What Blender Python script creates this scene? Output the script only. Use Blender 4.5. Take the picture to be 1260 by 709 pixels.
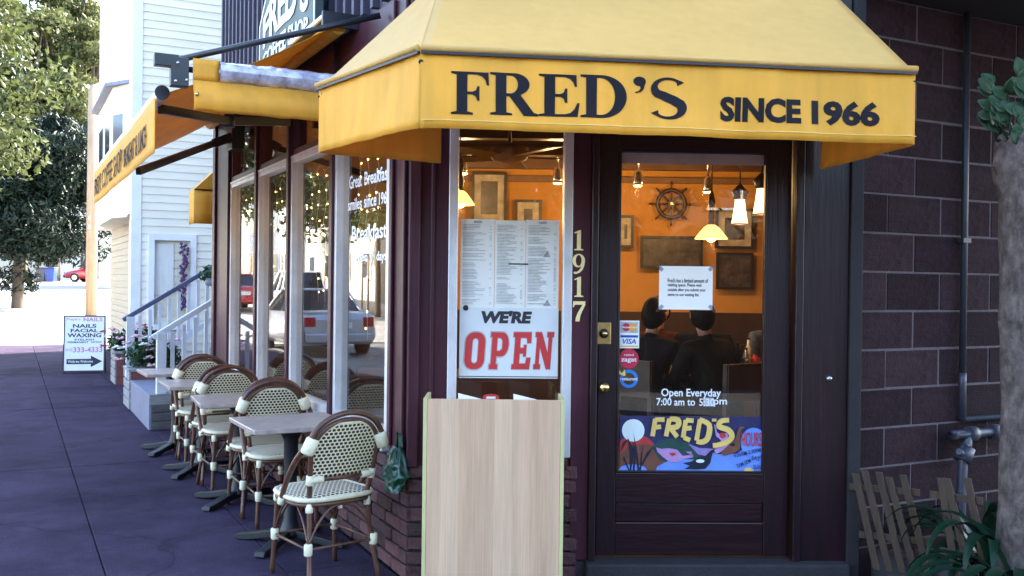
import bpy, bmesh, math, random
import numpy as np
from mathutils import Vector, Matrix, noise
from mathutils.geometry import tessellate_polygon
R = math.radians
scene = bpy.context.scene
for o in list(bpy.data.objects):
    bpy.data.objects.remove(o)
COL = scene.collection

# ------------------------------------------------------------------ camera
H = 1.5                       # eye height above the pavement
FPX = 1194.0                  # focal length in photo pixels (1260 wide)
ROLL = R(0.7); PITCH = -math.atan(6.0/FPX)
fwd = Vector((0, math.cos(PITCH), math.sin(PITCH)))
up0 = Vector((0, -math.sin(PITCH), math.cos(PITCH)))
rt0 = Vector((1, 0, 0))
rt = rt0*math.cos(ROLL) + up0*math.sin(ROLL)
up = -rt0*math.sin(ROLL) + up0*math.cos(ROLL)
cd = bpy.data.cameras.new('camera'); cam = bpy.data.objects.new('camera', cd); COL.objects.link(cam)
cd.sensor_width = 36; cd.lens = 36*FPX/1260; cd.clip_start = 0.05; cd.clip_end = 3000
cam.matrix_world = Matrix(((rt.x, up.x, -fwd.x, 0), (rt.y, up.y, -fwd.y, 0), (rt.z, up.z, -fwd.z, H), (0, 0, 0, 1)))
scene.camera = cam

# ------------------------------------------------------------------ sky, sun, exposure
SUN = Vector((0.64, 0.77, 0)).normalized(); ELEV = R(38)
sund = Vector((SUN.x*math.cos(ELEV), SUN.y*math.cos(ELEV), math.sin(ELEV)))
w = bpy.data.worlds.new('World'); scene.world = w; w.use_nodes = True
nt = w.node_tree; bg = nt.nodes['Background']
sky = nt.nodes.new('ShaderNodeTexSky'); sky.sky_type = 'NISHITA'; sky.sun_disc = False
sky.sun_elevation = ELEV; sky.sun_rotation = math.atan2(sund.x, sund.y)
sky.air_density = 1.0; sky.dust_density = 1.6; sky.ozone_density = 1.2
nt.links.new(sky.outputs[0], bg.inputs[0]); bg.inputs[1].default_value = 0.15
sl = bpy.data.lights.new('sun', 'SUN'); sl.energy = 4.0; sl.angle = R(0.5); sl.color = (1.0, 0.93, 0.82)
sun = bpy.data.objects.new('sun', sl); COL.objects.link(sun)
sun.rotation_euler = sund.to_track_quat('Z', 'Y').to_euler(); sun.location = (20, 20, 30)
scene.view_settings.view_transform = 'Standard'; scene.view_settings.look = 'None'
scene.view_settings.gamma = 1.0; scene.view_settings.use_curve_mapping = False
scene.view_settings.exposure = 3.25
scene.render.engine = 'CYCLES'
scene.cycles.max_bounces = 8; scene.cycles.transparent_max_bounces = 16

# ------------------------------------------------------------------ pixel -> place
def ray(px, py):
    return fwd + rt*((px-630)/FPX) + up*((354.5-py)/FPX)
EYE = Vector((0, 0, H))
def on_plane(px, py, p, nrm):
    d = ray(px, py); return EYE + d*((p-EYE).dot(nrm)/d.dot(nrm))
def ground(px, py, z=0.0): return on_plane(px, py, Vector((0, 0, z)), Vector((0, 0, 1)))
def depth(px, py, Y): return on_plane(px, py, Vector((0, Y, 0)), Vector((0, 1, 0)))

K = Vector((-0.517, 4.90, 0))                        # the corner of the cafe
D = Vector((-0.459, 0.8885, 0)).normalized()         # along the side facade, away from us
N = Vector((-D.y, D.x, 0))                           # out to the street
def frame(o, x, y):
    z = x.cross(y)
    return Matrix(((x.x, y.x, z.x, o.x), (x.y, y.y, z.y, o.y), (x.z, y.z, z.z, o.z), (0, 0, 0, 1)))
SIDE = frame(K, D, N)                                # x = along (t), y = out (o), z = up
EA = R(2.0); EX = Vector((math.cos(EA), math.sin(EA), 0)); EY = Vector((-math.sin(EA), math.cos(EA), 0))
ENT = frame(K, EX, EY)                               # x = right, y = into the cafe, z = up
BX = -N; BY = D
BO = Vector((1.777, 4.97, 0)); BLK = frame(BO, BX, BY)   # block wall: x = right/away, y = into the wall
SI = SIDE.inverted(); EI = ENT.inverted(); BI = BLK.inverted()
def side(px, py, o=0.0):  return SI @ on_plane(px, py, K+N*o, N)      # (t, o, z)
def entry(px, py, y=0.0): return EI @ on_plane(px, py, K+EY*y, EY)    # (x, y, z)
def blk(px, py, y=0.0):   return BI @ on_plane(px, py, BO+BY*y, BY)
def sid(v): return SI @ v
def S(t, o, z=0.0): return SIDE @ Vector((t, o, z))

# ------------------------------------------------------------------ materials
MATS = {}
def nodes(name):
    m = bpy.data.materials.new(name); m.use_nodes = True; t = m.node_tree
    return m, t, t.nodes['Principled BSDF'], t.links
def M(name, col, rough=.6, var=.18, scale=6, bump=.15, bscale=60, metal=0, rnd=0, spec=.5, st=(1, 1, 1), dirt=0, dcol=(.05, .045, .05), coat=0):
    m, t, b, L = nodes(name); N_ = t.nodes.new
    tc = N_('ShaderNodeTexCoord'); mp = N_('ShaderNodeMapping'); mp.inputs['Scale'].default_value = st
    L.new(tc.outputs['Object'], mp.inputs['Vector'])
    n1 = N_('ShaderNodeTexNoise'); n1.inputs['Scale'].default_value = scale; n1.inputs['Detail'].default_value = 6; n1.inputs['Roughness'].default_value = .65
    L.new(mp.outputs[0], n1.inputs['Vector'])
    mr = N_('ShaderNodeMapRange'); mr.inputs[1].default_value = .3; mr.inputs[2].default_value = .7
    mr.inputs[3].default_value = 1-var; mr.inputs[4].default_value = 1+var
    L.new(n1.outputs[0], mr.inputs[0]); val = mr.outputs[0]
    if rnd:
        oi = N_('ShaderNodeObjectInfo'); r2 = N_('ShaderNodeMapRange')
        r2.inputs[3].default_value = 1-rnd; r2.inputs[4].default_value = 1+rnd
        L.new(oi.outputs['Random'], r2.inputs[0])
        mu = N_('ShaderNodeMath'); mu.operation = 'MULTIPLY'; L.new(val, mu.inputs[0]); L.new(r2.outputs[0], mu.inputs[1]); val = mu.outputs[0]
    vm = N_('ShaderNodeVectorMath'); vm.operation = 'SCALE'; vm.inputs[0].default_value = col
    L.new(val, vm.inputs['Scale']); out = vm.outputs[0]
    if dirt:
        n3 = N_('ShaderNodeTexNoise'); n3.inputs['Scale'].default_value = scale*.45; n3.inputs['Detail'].default_value = 8; n3.inputs['Roughness'].default_value = .7
        L.new(tc.outputs['Object'], n3.inputs['Vector'])
        r3 = N_('ShaderNodeMapRange'); r3.inputs[1].default_value = .48; r3.inputs[2].default_value = .72; r3.inputs[4].default_value = dirt
        L.new(n3.outputs[0], r3.inputs[0])
        mx = N_('ShaderNodeMixRGB'); L.new(r3.outputs[0], mx.inputs[0]); L.new(out, mx.inputs[1]); mx.inputs[2].default_value = (*dcol, 1); out = mx.outputs[0]
    L.new(out, b.inputs['Base Color'])
    b.inputs['Roughness'].default_value = rough; b.inputs['Metallic'].default_value = metal
    b.inputs['Specular IOR Level'].default_value = spec; b.inputs['Coat Weight'].default_value = coat
    if bump:
        n2 = N_('ShaderNodeTexNoise'); n2.inputs['Scale'].default_value = bscale; n2.inputs['Detail'].default_value = 5
        L.new(mp.outputs[0], n2.inputs['Vector'])
        bp = N_('ShaderNodeBump'); bp.inputs['Strength'].default_value = bump; bp.inputs['Distance'].default_value = .01
        L.new(n2.outputs[0], bp.inputs['Height']); L.new(bp.outputs[0], b.inputs['Normal'])
    MATS[name] = m; return m
def EMIT(name, col, s):
    m, t, b, L = nodes(name); b.inputs['Base Color'].default_value = (*col, 1)
    b.inputs['Emission Color'].default_value = (*col, 1); b.inputs['Emission Strength'].default_value = s
    MATS[name] = m; return m
def FABRIC(name, col, tr=.35, fade=.12):
    m, t, b, L = nodes(name); N_ = t.nodes.new
    tc = N_('ShaderNodeTexCoord')
    n1 = N_('ShaderNodeTexNoise'); n1.inputs['Scale'].default_value = 2.5; n1.inputs['Detail'].default_value = 7; n1.inputs['Roughness'].default_value = .6
    L.new(tc.outputs['Object'], n1.inputs['Vector'])
    mp = N_('ShaderNodeMapping'); mp.inputs['Scale'].default_value = (14, 14, .8); L.new(tc.outputs['Object'], mp.inputs[0])
    n4 = N_('ShaderNodeTexNoise'); n4.inputs['Scale'].default_value = 1; n4.inputs['Detail'].default_value = 3; L.new(mp.outputs[0], n4.inputs['Vector'])
    ad = N_('ShaderNodeMath'); L.new(n1.outputs[0], ad.inputs[0]); L.new(n4.outputs[0], ad.inputs[1])
    mr = N_('ShaderNodeMapRange'); mr.inputs[1].default_value = .7; mr.inputs[2].default_value = 1.3; mr.inputs[3].default_value = 1-fade; mr.inputs[4].default_value = 1+fade
    L.new(ad.outputs[0], mr.inputs[0])
    vm = N_('ShaderNodeVectorMath'); vm.operation = 'SCALE'; vm.inputs[0].default_value = col; L.new(mr.outputs[0], vm.inputs['Scale'])
    L.new(vm.outputs[0], b.inputs['Base Color']); b.inputs['Roughness'].default_value = .55; b.inputs['Specular IOR Level'].default_value = .35
    n2 = N_('ShaderNodeTexNoise'); n2.inputs['Scale'].default_value = 9; n2.inputs['Detail'].default_value = 4; L.new(tc.outputs['Object'], n2.inputs['Vector'])
    bp = N_('ShaderNodeBump'); bp.inputs['Strength'].default_value = .30; bp.inputs['Distance'].default_value = .02; L.new(n2.outputs[0], bp.inputs['Height']); L.new(bp.outputs[0], b.inputs['Normal'])
    tl = N_('ShaderNodeBsdfTranslucent'); L.new(vm.outputs[0], tl.inputs[0])
    mx = N_('ShaderNodeMixShader'); mx.inputs[0].default_value = tr
    L.new(b.outputs[0], mx.inputs[1]); L.new(tl.outputs[0], mx.inputs[2]); L.new(mx.outputs[0], t.nodes['Material Output'].inputs[0])
    MATS[name] = m; return m
def GLASS(name, tint=(.985, .99, .985), rough=.0, ior=1.5):
    m, t, b, L = nodes(name); N_ = t.nodes.new; t.nodes.remove(b)
    tr = N_('ShaderNodeBsdfTransparent'); tr.inputs[0].default_value = (*tint, 1)
    gl = N_('ShaderNodeBsdfGlossy'); gl.inputs['Roughness'].default_value = rough
    tc = N_('ShaderNodeTexCoord'); n2 = N_('ShaderNodeTexNoise'); n2.inputs['Scale'].default_value = 1.3; n2.inputs['Detail'].default_value = 1; L.new(tc.outputs['Object'], n2.inputs['Vector'])
    bp = N_('ShaderNodeBump'); bp.inputs['Strength'].default_value = .02; bp.inputs['Distance'].default_value = .02; L.new(n2.outputs[0], bp.inputs['Height']); L.new(bp.outputs[0], gl.inputs['Normal'])
    lw = N_('ShaderNodeLayerWeight'); lw.inputs[0].default_value = .5; f0 = ((ior-1)/(ior+1))**2
    pw_ = N_('ShaderNodeMath'); pw_.operation = 'POWER'; L.new(lw.outputs['Facing'], pw_.inputs[0]); pw_.inputs[1].default_value = 5
    fr = N_('ShaderNodeMath'); fr.operation = 'MULTIPLY_ADD'; L.new(pw_.outputs[0], fr.inputs[0]); fr.inputs[1].default_value = 1-f0; fr.inputs[2].default_value = f0
    mx = N_('ShaderNodeMixShader'); L.new(fr.outputs[0], mx.inputs[0]); L.new(tr.outputs[0], mx.inputs[1]); L.new(gl.outputs[0], mx.inputs[2])
    L.new(mx.outputs[0], t.nodes['Material Output'].inputs[0]); MATS[name] = m; return m
def LEAF(name, c1, c2, rough=.45, tr=.42):
    m, t, b, L = nodes(name); N_ = t.nodes.new
    tc = N_('ShaderNodeTexCoord'); n1 = N_('ShaderNodeTexNoise'); n1.inputs['Scale'].default_value = 1.7; n1.inputs['Detail'].default_value = 8; n1.inputs['Roughness'].default_value = .8
    L.new(tc.outputs['Object'], n1.inputs['Vector'])
    mr = N_('ShaderNodeMapRange'); mr.inputs[1].default_value = .3; mr.inputs[2].default_value = .7; L.new(n1.outputs[0], mr.inputs[0])
    mx = N_('ShaderNodeMixRGB'); L.new(mr.outputs[0], mx.inputs[0]); mx.inputs[1].default_value = (*c1, 1); mx.inputs[2].default_value = (*c2, 1)
    L.new(mx.outputs[0], b.inputs['Base Color']); b.inputs['Roughness'].default_value = rough; b.inputs['Specular IOR Level'].default_value = .22
    tl = N_('ShaderNodeBsdfTranslucent'); L.new(mx.outputs[0], tl.inputs[0])
    ms = N_('ShaderNodeMixShader'); ms.inputs[0].default_value = tr
    L.new(b.outputs[0], ms.inputs[1]); L.new(tl.outputs[0], ms.inputs[2]); L.new(ms.outputs[0], t.nodes['Material Output'].inputs[0])
    MATS[name] = m; return m
def WEAVE(name, pale, dark, pu, pv, fu, fv):
    m, t, b, L = nodes(name); N_ = t.nodes.new
    uv = N_('ShaderNodeUVMap'); sp = N_('ShaderNodeSeparateXYZ'); L.new(uv.outputs[0], sp.inputs[0])
    def mth(op, a, bb=None):
        q = N_('ShaderNodeMath'); q.operation = op
        for i, v in enumerate((a, bb)):
            if v is None: continue
            if isinstance(v, (int, float)): q.inputs[i].default_value = v
            else: L.new(v, q.inputs[i])
        return q.outputs[0]
    v = mth('DIVIDE', sp.outputs[1], pv); row = mth('FLOOR', v)
    u = mth('ADD', mth('DIVIDE', sp.outputs[0], pu), mth('MULTIPLY', mth('MODULO', mth('ABSOLUTE', row), 2), .5))
    du = mth('DIVIDE', mth('ABSOLUTE', mth('SUBTRACT', mth('FRACT', u), .5)), fu)
    dv = mth('DIVIDE', mth('ABSOLUTE', mth('SUBTRACT', mth('FRACT', v), .5)), fv)
    d = mth('ADD', mth('POWER', du, 2.5), mth('POWER', dv, 2.5))
    k = mth('LESS_THAN', d, 1)
    mx = N_('ShaderNodeMixRGB'); L.new(k, mx.inputs[0]); mx.inputs[1].default_value = (*pale, 1); mx.inputs[2].default_value = (*dark, 1)
    L.new(mx.outputs[0], b.inputs['Base Color']); b.inputs['Roughness'].default_value = .5
    bp = N_('ShaderNodeBump'); bp.inputs['Strength'].default_value = .5; bp.inputs['Distance'].default_value = .004; bp.invert = True
    L.new(k, bp.inputs['Height']); L.new(bp.outputs[0], b.inputs['Normal'])
    MATS[name] = m; return m

M('concrete', (.047, .033, .058), .85, .25, 3, .5, 90, spec=.08, rnd=.14, dirt=.45, dcol=(.019, .0125, .028))
def extra_concrete():
    m = MATS['concrete']; t = m.node_tree; L = t.links; b = t.nodes['Principled BSDF']; N_ = t.nodes.new
    src = b.inputs['Base Color'].links[0].from_socket; geo = N_('ShaderNodeNewGeometry')
    def layer(src, node_out, lo, hi, fac, col):
        r_ = N_('ShaderNodeMapRange'); r_.inputs[1].default_value = lo; r_.inputs[2].default_value = hi; r_.inputs[3].default_value = 0; r_.inputs[4].default_value = fac
        L.new(node_out, r_.inputs[0]); mx = N_('ShaderNodeMixRGB'); L.new(r_.outputs[0], mx.inputs[0]); L.new(src, mx.inputs[1]); mx.inputs[2].default_value = (*col, 1); return mx.outputs[0]
    n1 = N_('ShaderNodeTexNoise'); n1.inputs['Scale'].default_value = .55; n1.inputs['Detail'].default_value = 9; n1.inputs['Roughness'].default_value = .72; L.new(geo.outputs['Position'], n1.inputs['Vector'])
    src = layer(src, n1.outputs[0], .5, .66, .8, (.014, .0095, .022))
    src = layer(src, n1.outputs[0], .47, .34, .6, (.048, .033, .062))
    n2 = N_('ShaderNodeTexNoise'); n2.inputs['Scale'].default_value = 140; n2.inputs['Detail'].default_value = 2; L.new(geo.outputs['Position'], n2.inputs['Vector'])
    src = layer(src, n2.outputs[0], .56, .72, .5, (.075, .052, .085)); src = layer(src, n2.outputs[0], .44, .30, .6, (.02, .015, .023))
    vo = N_('ShaderNodeTexVoronoi'); vo.inputs['Scale'].default_value = 3.1; L.new(geo.outputs['Position'], vo.inputs['Vector'])
    src = layer(src, vo.outputs['Distance'], .075, .055, .75, (.018, .013, .02))
    w_ = N_('ShaderNodeTexVoronoi'); w_.feature = 'DISTANCE_TO_EDGE'; w_.inputs['Scale'].default_value = .42
    wn = N_('ShaderNodeTexNoise'); wn.inputs['Scale'].default_value = 2.5; wn.inputs['Detail'].default_value = 5; L.new(geo.outputs['Position'], wn.inputs['Vector'])
    va = N_('ShaderNodeVectorMath'); va.operation = 'MULTIPLY_ADD'; L.new(wn.outputs['Color'], va.inputs[0]); va.inputs[1].default_value = (.5, .5, 0); L.new(geo.outputs['Position'], va.inputs[2]); L.new(va.outputs[0], w_.inputs['Vector'])
    src = layer(src, w_.outputs['Distance'], .006, .001, .55, (.018, .013, .02))
    L.new(src, b.inputs['Base Color'])
extra_concrete()
M('joint', (.02, .015, .022), .95)
M('asphalt', (.17, .165, .16), .9, .2, 2, .5, 120)
M('street', (.30, .28, .25), .9, .15, .6, .2, 60)
M('tarmac', (.075, .075, .078), .9, .2, 1, .3, 60)
M('shingle', (.10, .075, .055), .8, .3, 3, .3, 20)
M('screen_black', (.006, .005, .006), .9, .3, 6, 0, spec=.1)  # for the added screen that darkens the door reflection
M('step_stone', (.022, .020, .023), .8, .25, 6, .4, 60)
M('soil', (.025, .016, .013), .95, .5, 14, .9, 40)
M('kerbstone', (.042, .036, .042), .85, .2, 5, .4, 70, dirt=.4)
M('brown_paint', (.052, .014, .021), .40, .35, 5, .25, 26, st=(2, 2, .2), dirt=.35, dcol=(.07, .026, .04), spec=.25)
M('door_paint', (.016, .0032, .0045), .36, .35, 7, .28, 24, st=(.25, 1, 1.5))
M('door_stile', (.013, .003, .0045), .38, .35, 7, .28, 24, st=(2, 1, .2))
M('dark_seam', (.012, .009, .011), .7)
M('parapet', (.055, .045, .07), .6, .2, 4, .15, 30, st=(1, 1, .2))
M('aluminium', (.68, .66, .66), .36, .12, 9, .1, 60, metal=.35, st=(1, 1, .2), dirt=.3, dcol=(.2, .19, .19))
M('brick', (.085, .032, .034), .85, .5, 18, .8, 60, rnd=.55, dirt=.6, dcol=(.05, .036, .038))
M('mortar', (.07, .06, .06), .95, .25, 20, .6, 90)
M('block', (.031, .0175, .021), .9, .3, 26, .8, 90, spec=.08, rnd=.32, dirt=.6, dcol=(.013, .007, .0095))
M('block_mortar', (.10, .078, .085), .95, .2, 20, .4, 90)
M('trim_white', (.84, .82, .80), .5, .06, 5, .08, 40)
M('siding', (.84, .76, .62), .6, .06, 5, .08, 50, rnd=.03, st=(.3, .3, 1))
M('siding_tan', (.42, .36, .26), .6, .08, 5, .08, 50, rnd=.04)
M('black_metal', (.016, .016, .02), .4, .2, 8, .08, 50)
M('cast_iron', (.012, .012, .014), .5, .25, 10, .15, 40)
M('rattan', (.105, .042, .024), .36, .4, 25, .2, 50, st=(1, 1, .5))
M('binding', (.80, .72, .50), .5, .12, 30, .25, 90)
M('seat_rim', (.74, .66, .45), .5, .12, 30, .3, 120)
M('marble', (.40, .31, .27), .28, .25, 18, .03, 60, coat=.2, dirt=.35, dcol=(.55, .5, .47))
M('maple', (.60, .40, .255), .45, .13, 3, .05, 40, st=(6, 6, .35), dirt=.3, dcol=(.58, .36, .235))
def extra_maple():
    m = MATS['maple']; t = m.node_tree; L = t.links; b = t.nodes['Principled BSDF']; N_ = t.nodes.new
    src = b.inputs['Base Color'].links[0].from_socket; tc = N_('ShaderNodeTexCoord'); sp = N_('ShaderNodeSeparateXYZ'); L.new(tc.outputs['Object'], sp.inputs[0])
    dv = N_('ShaderNodeMath'); dv.operation = 'DIVIDE'; L.new(sp.outputs[0], dv.inputs[0]); dv.inputs[1].default_value = .083
    fl = N_('ShaderNodeMath'); fl.operation = 'FLOOR'; L.new(dv.outputs[0], fl.inputs[0])
    wn = N_('ShaderNodeTexWhiteNoise'); wn.noise_dimensions = '1D'; L.new(fl.outputs[0], wn.inputs['W'])
    mx = N_('ShaderNodeMixRGB'); mx.blend_type = 'MULTIPLY'; mx.inputs[0].default_value = 1; L.new(src, mx.inputs[1])
    cr = N_('ShaderNodeMixRGB'); cr.inputs[1].default_value = (1.10, 1.08, 1.04, 1); cr.inputs[2].default_value = (.94, .86, .80, 1); L.new(wn.outputs[0], cr.inputs[0]); L.new(cr.outputs[0], mx.inputs[2])
    mp = N_('ShaderNodeMapping'); mp.inputs['Scale'].default_value = (160, 10, 4); L.new(tc.outputs['Object'], mp.inputs[0])
    n1 = N_('ShaderNodeTexNoise'); n1.inputs['Scale'].default_value = 1; n1.inputs['Detail'].default_value = 4; L.new(mp.outputs[0], n1.inputs['Vector'])
    r_ = N_('ShaderNodeMapRange'); r_.inputs[1].default_value = .3; r_.inputs[2].default_value = .7; r_.inputs[3].default_value = .90; r_.inputs[4].default_value = 1.08; L.new(n1.outputs[0], r_.inputs[0])
    vm = N_('ShaderNodeVectorMath'); vm.operation = 'SCALE'; L.new(mx.outputs[0], vm.inputs[0]); L.new(r_.outputs[0], vm.inputs['Scale']); L.new(vm.outputs[0], b.inputs['Base Color'])
extra_maple()
M('maple_edge', (.55, .50, .22), .5, .1, 6, .05)
M('brass', (.75, .52, .2), .3, .15, 12, .08, 60, metal=1)
M('number_paint', (.82, .66, .30), .4, .12, 20, .1)
M('white', (.78, .78, .78), .6, .04, 6, 0)
M('paper', (.92, .88, .82), .75, .03, 6, .04, 30)
M('ink', (.03, .03, .04), .7, .1, 6, 0)
M('grey_ink', (.44, .44, .46), .7, .3, 30, 0)
M('navy_letter', (.010, .008, .011), .6, .1, 10, .05, spec=.15)
M('open_red', (.58, .035, .035), .5, .08, 6, 0)
M('pipe', (.028, .028, .038), .5, .25, 12, .2, 50)
M('pipe_lead', (.055, .055, .075), .45, .25, 12, .2, 50, metal=.3)
M('bark', (.12, .09, .078), .85, .6, 26, 1.0, 55, spec=.15, st=(1, 1, .55), dirt=.85, dcol=(.05, .038, .034))
M('trunk', (.10, .075, .055), .9, .35, 6, .8, 22, st=(1, 1, .3))
M('pole_wood', (.36, .25, .16), .85, .25, 3, .3, 20, st=(3, 3, .15), dirt=.4, dcol=(.2, .11, .07))
M('picket', (.055, .031, .017), .8, .3, 9, .4, 40, st=(3, 3, .4))
M('grey_paint', (.18, .19, .26), .55, .15, 6, .1, 30, dirt=.4, dcol=(.10, .1, .12))
M('rail_white', (.62, .62, .64), .5, .1, 6, .1, 30, dirt=.2, dcol=(.35, .35, .36))
M('rail_blue', (.085, .085, .15), .5, .15, 6, .1)
M('weathered', (.11, .10, .095), .9, .35, 6, .5, 30, st=(1, 1, 3))
M('planter_wood', (.27, .26, .255), .85, .25, 9, .3, 30, st=(.4, .4, 3))
M('planter_brick', (.17, .055, .045), .85, .3, 12, .4, 40)
M('roof_tile', (.34, .13, .06), .8, .2, 6, .4, 20)
M('far_white', (.68, .68, .66), .7, .05, 2, 0)
M('far_cream', (.62, .55, .42), .7, .06, 2, 0)
M('far_glass', (.06, .07, .09), .1, .1, 1, 0)
M('bin_blue', (.03, .07, .30), .45, .1, 3, 0)
M('bin_grey', (.07, .07, .08), .5, .1, 3, 0)
M('paint_silver', (.42, .43, .46), .28, .03, 1, 0, metal=.55, coat=1)
M('paint_white', (.7, .7, .7), .3, .03, 1, 0, coat=1)
M('paint_red', (.42, .02, .02), .3, .05, 1, 0, coat=1)
M('paint_dark', (.02, .022, .028), .3, .05, 1, 0, coat=1)
M('tyre', (.015, .015, .016), .8, .2, 10, .2)
M('rim', (.5, .5, .52), .3, .05, 3, 0, metal=.9)
M('car_glass', (.012, .015, .02), .06, .05, 1, 0)
M('tail_red', (.35, .01, .01), .25, .05, 1, 0)
M('orange_wall', (.58, .25, .04), .7, .12, 2.2, .08, 20)
M('dark_wood', (.055, .024, .014), .4, .3, 6, .12, 30, st=(1, 1, .3))
M('ceiling_wood', (.20, .095, .045), .6, .25, 5, .15, 24, st=(4, .4, 1))
M('floor_wood', (.06, .035, .025), .5, .3, 5, .1, 30)
M('frame_black', (.02, .015, .014), .4, .2, 8, 0)
M('picture_pale', (.45, .36, .25), .5, .5, 7, 0)
M('picture_dark', (.07, .05, .045), .35, .8, 9, 0)
M('cloth_dark', (.008, .008, .012), .85, .3, 12, .2, spec=.08)
M('cloth_brown', (.07, .022, .016), .85, .3, 12, .2, spec=.08)
M('cloth_plaid', (.07, .09, .16), .85, .5, 40, .2)
M('cloth_green', (.012, .012, .012), .85, .3, 12, .2, spec=.08)
M('skin', (.52, .29, .2), .55, .1, 10, 0)
M('hair', (.010, .007, .006), .6, .3, 30, .2, spec=.15)
M('hair_grey', (.05, .045, .04), .6, .3, 30, .2)
M('steel', (.5, .5, .52), .25, .1, 6, 0, metal=.9)
M('ketchup', (.4, .02, .015), .35, .1, 6, 0)
M('green_bag', (.006, .05, .03), .32, .35, 12, .5, 14, coat=.3)
M('sign_green', (.045, .075, .07), .5, .15, 6, 0)
M('pink_text', (.55, .22, .36), .6, .1, 6, 0)
M('blossom_pink', (.72, .42, .52), .6, .15, 30, 0)
M('blossom_red', (.32, .03, .06), .6, .15, 30, 0)
M('purple', (.10, .03, .12), .7, .3, 20, .3)
M('sticker_red', (.45, .02, .05), .4, .05, 5, 0)
M('sticker_blue', (.02, .16, .5), .4, .05, 5, 0)
M('visa_blue', (.02, .05, .32), .4, .05, 5, 0)
M('visa_gold', (.7, .42, .05), .4, .05, 5, 0)
M('card_orange', (.75, .35, .05), .4, .05, 5, 0)
M('mural_navy', (.02, .02, .09), .5, .25, 14, .1)
M('mural_red', (.45, .035, .03), .5, .2, 14, .1)
M('mural_brown', (.17, .06, .035), .5, .2, 14, .1)
M('mural_green', (.015, .055, .05), .5, .2, 14, .1)
M('mural_water', (.14, .27, .72), .5, .15, 10, .1)
M('mural_pink', (.45, .24, .48), .5, .15, 14, .1)
M('mural_mauve', (.27, .19, .42), .5, .15, 14, .1)
M('mural_black', (.008, .008, .022), .5, .2, 14, .1)
M('mural_moon', (.68, .74, .70), .5, .08, 14, .1)
M('mural_gold', (.74, .50, .13), .5, .1, 14, .1)
M('blind', (.45, .36, .34), .7, .1, 8, .05)
EMIT('bulb', (1.0, .60, .20), 1.1)
EMIT('shade_glow', (1.0, .50, .10), .45)
EMIT('fairy', (1.0, .62, .22), 2.5)
M('fairy_wire', (.55, .5, .42), .6, .1, 6, 0)
FABRIC('awning', (.88, .43, .045), .28)
FABRIC('awning_sheen', (.66, .385, .105), .18, .05)  # same canvas as the valance, with pale sky sheen put into the colour
GLASS('glass'); GLASS('glass_side', (.90, .92, .92), .0, 1.8); GLASS('tape', (.80, .80, .86), .3, 1.7)
M('vinyl', (.46, .43, .50), .12, .6, 14, .5, 9, spec=1.0, coat=1)
LEAF('leaf_street', (.03, .05, .014), (.11, .12, .04))
LEAF('leaf_dark', (.006, .014, .010), (.016, .030, .018), .5, .10)  # backlit darkness of the evergreen is put into this leaf colour
LEAF('leaf_far', (.05, .075, .025), (.17, .17, .07), .6, .3)
LEAF('leaf_shoot', (.022, .055, .025), (.05, .085, .04), .4, .15)
LEAF('leaf_strap', (.004, .018, .009), (.009, .036, .016), .4, .12)
LEAF('leaf_flower', (.02, .05, .02), (.05, .10, .04), .5, .2)
WEAVE('weave_back', (.80, .70, .47), (.02, .012, .011), .0235, .0175, .36, .38)
WEAVE('weave_seat', (.78, .70, .50), (.035, .03, .035), .0245, .0185, .38, .36)

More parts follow.
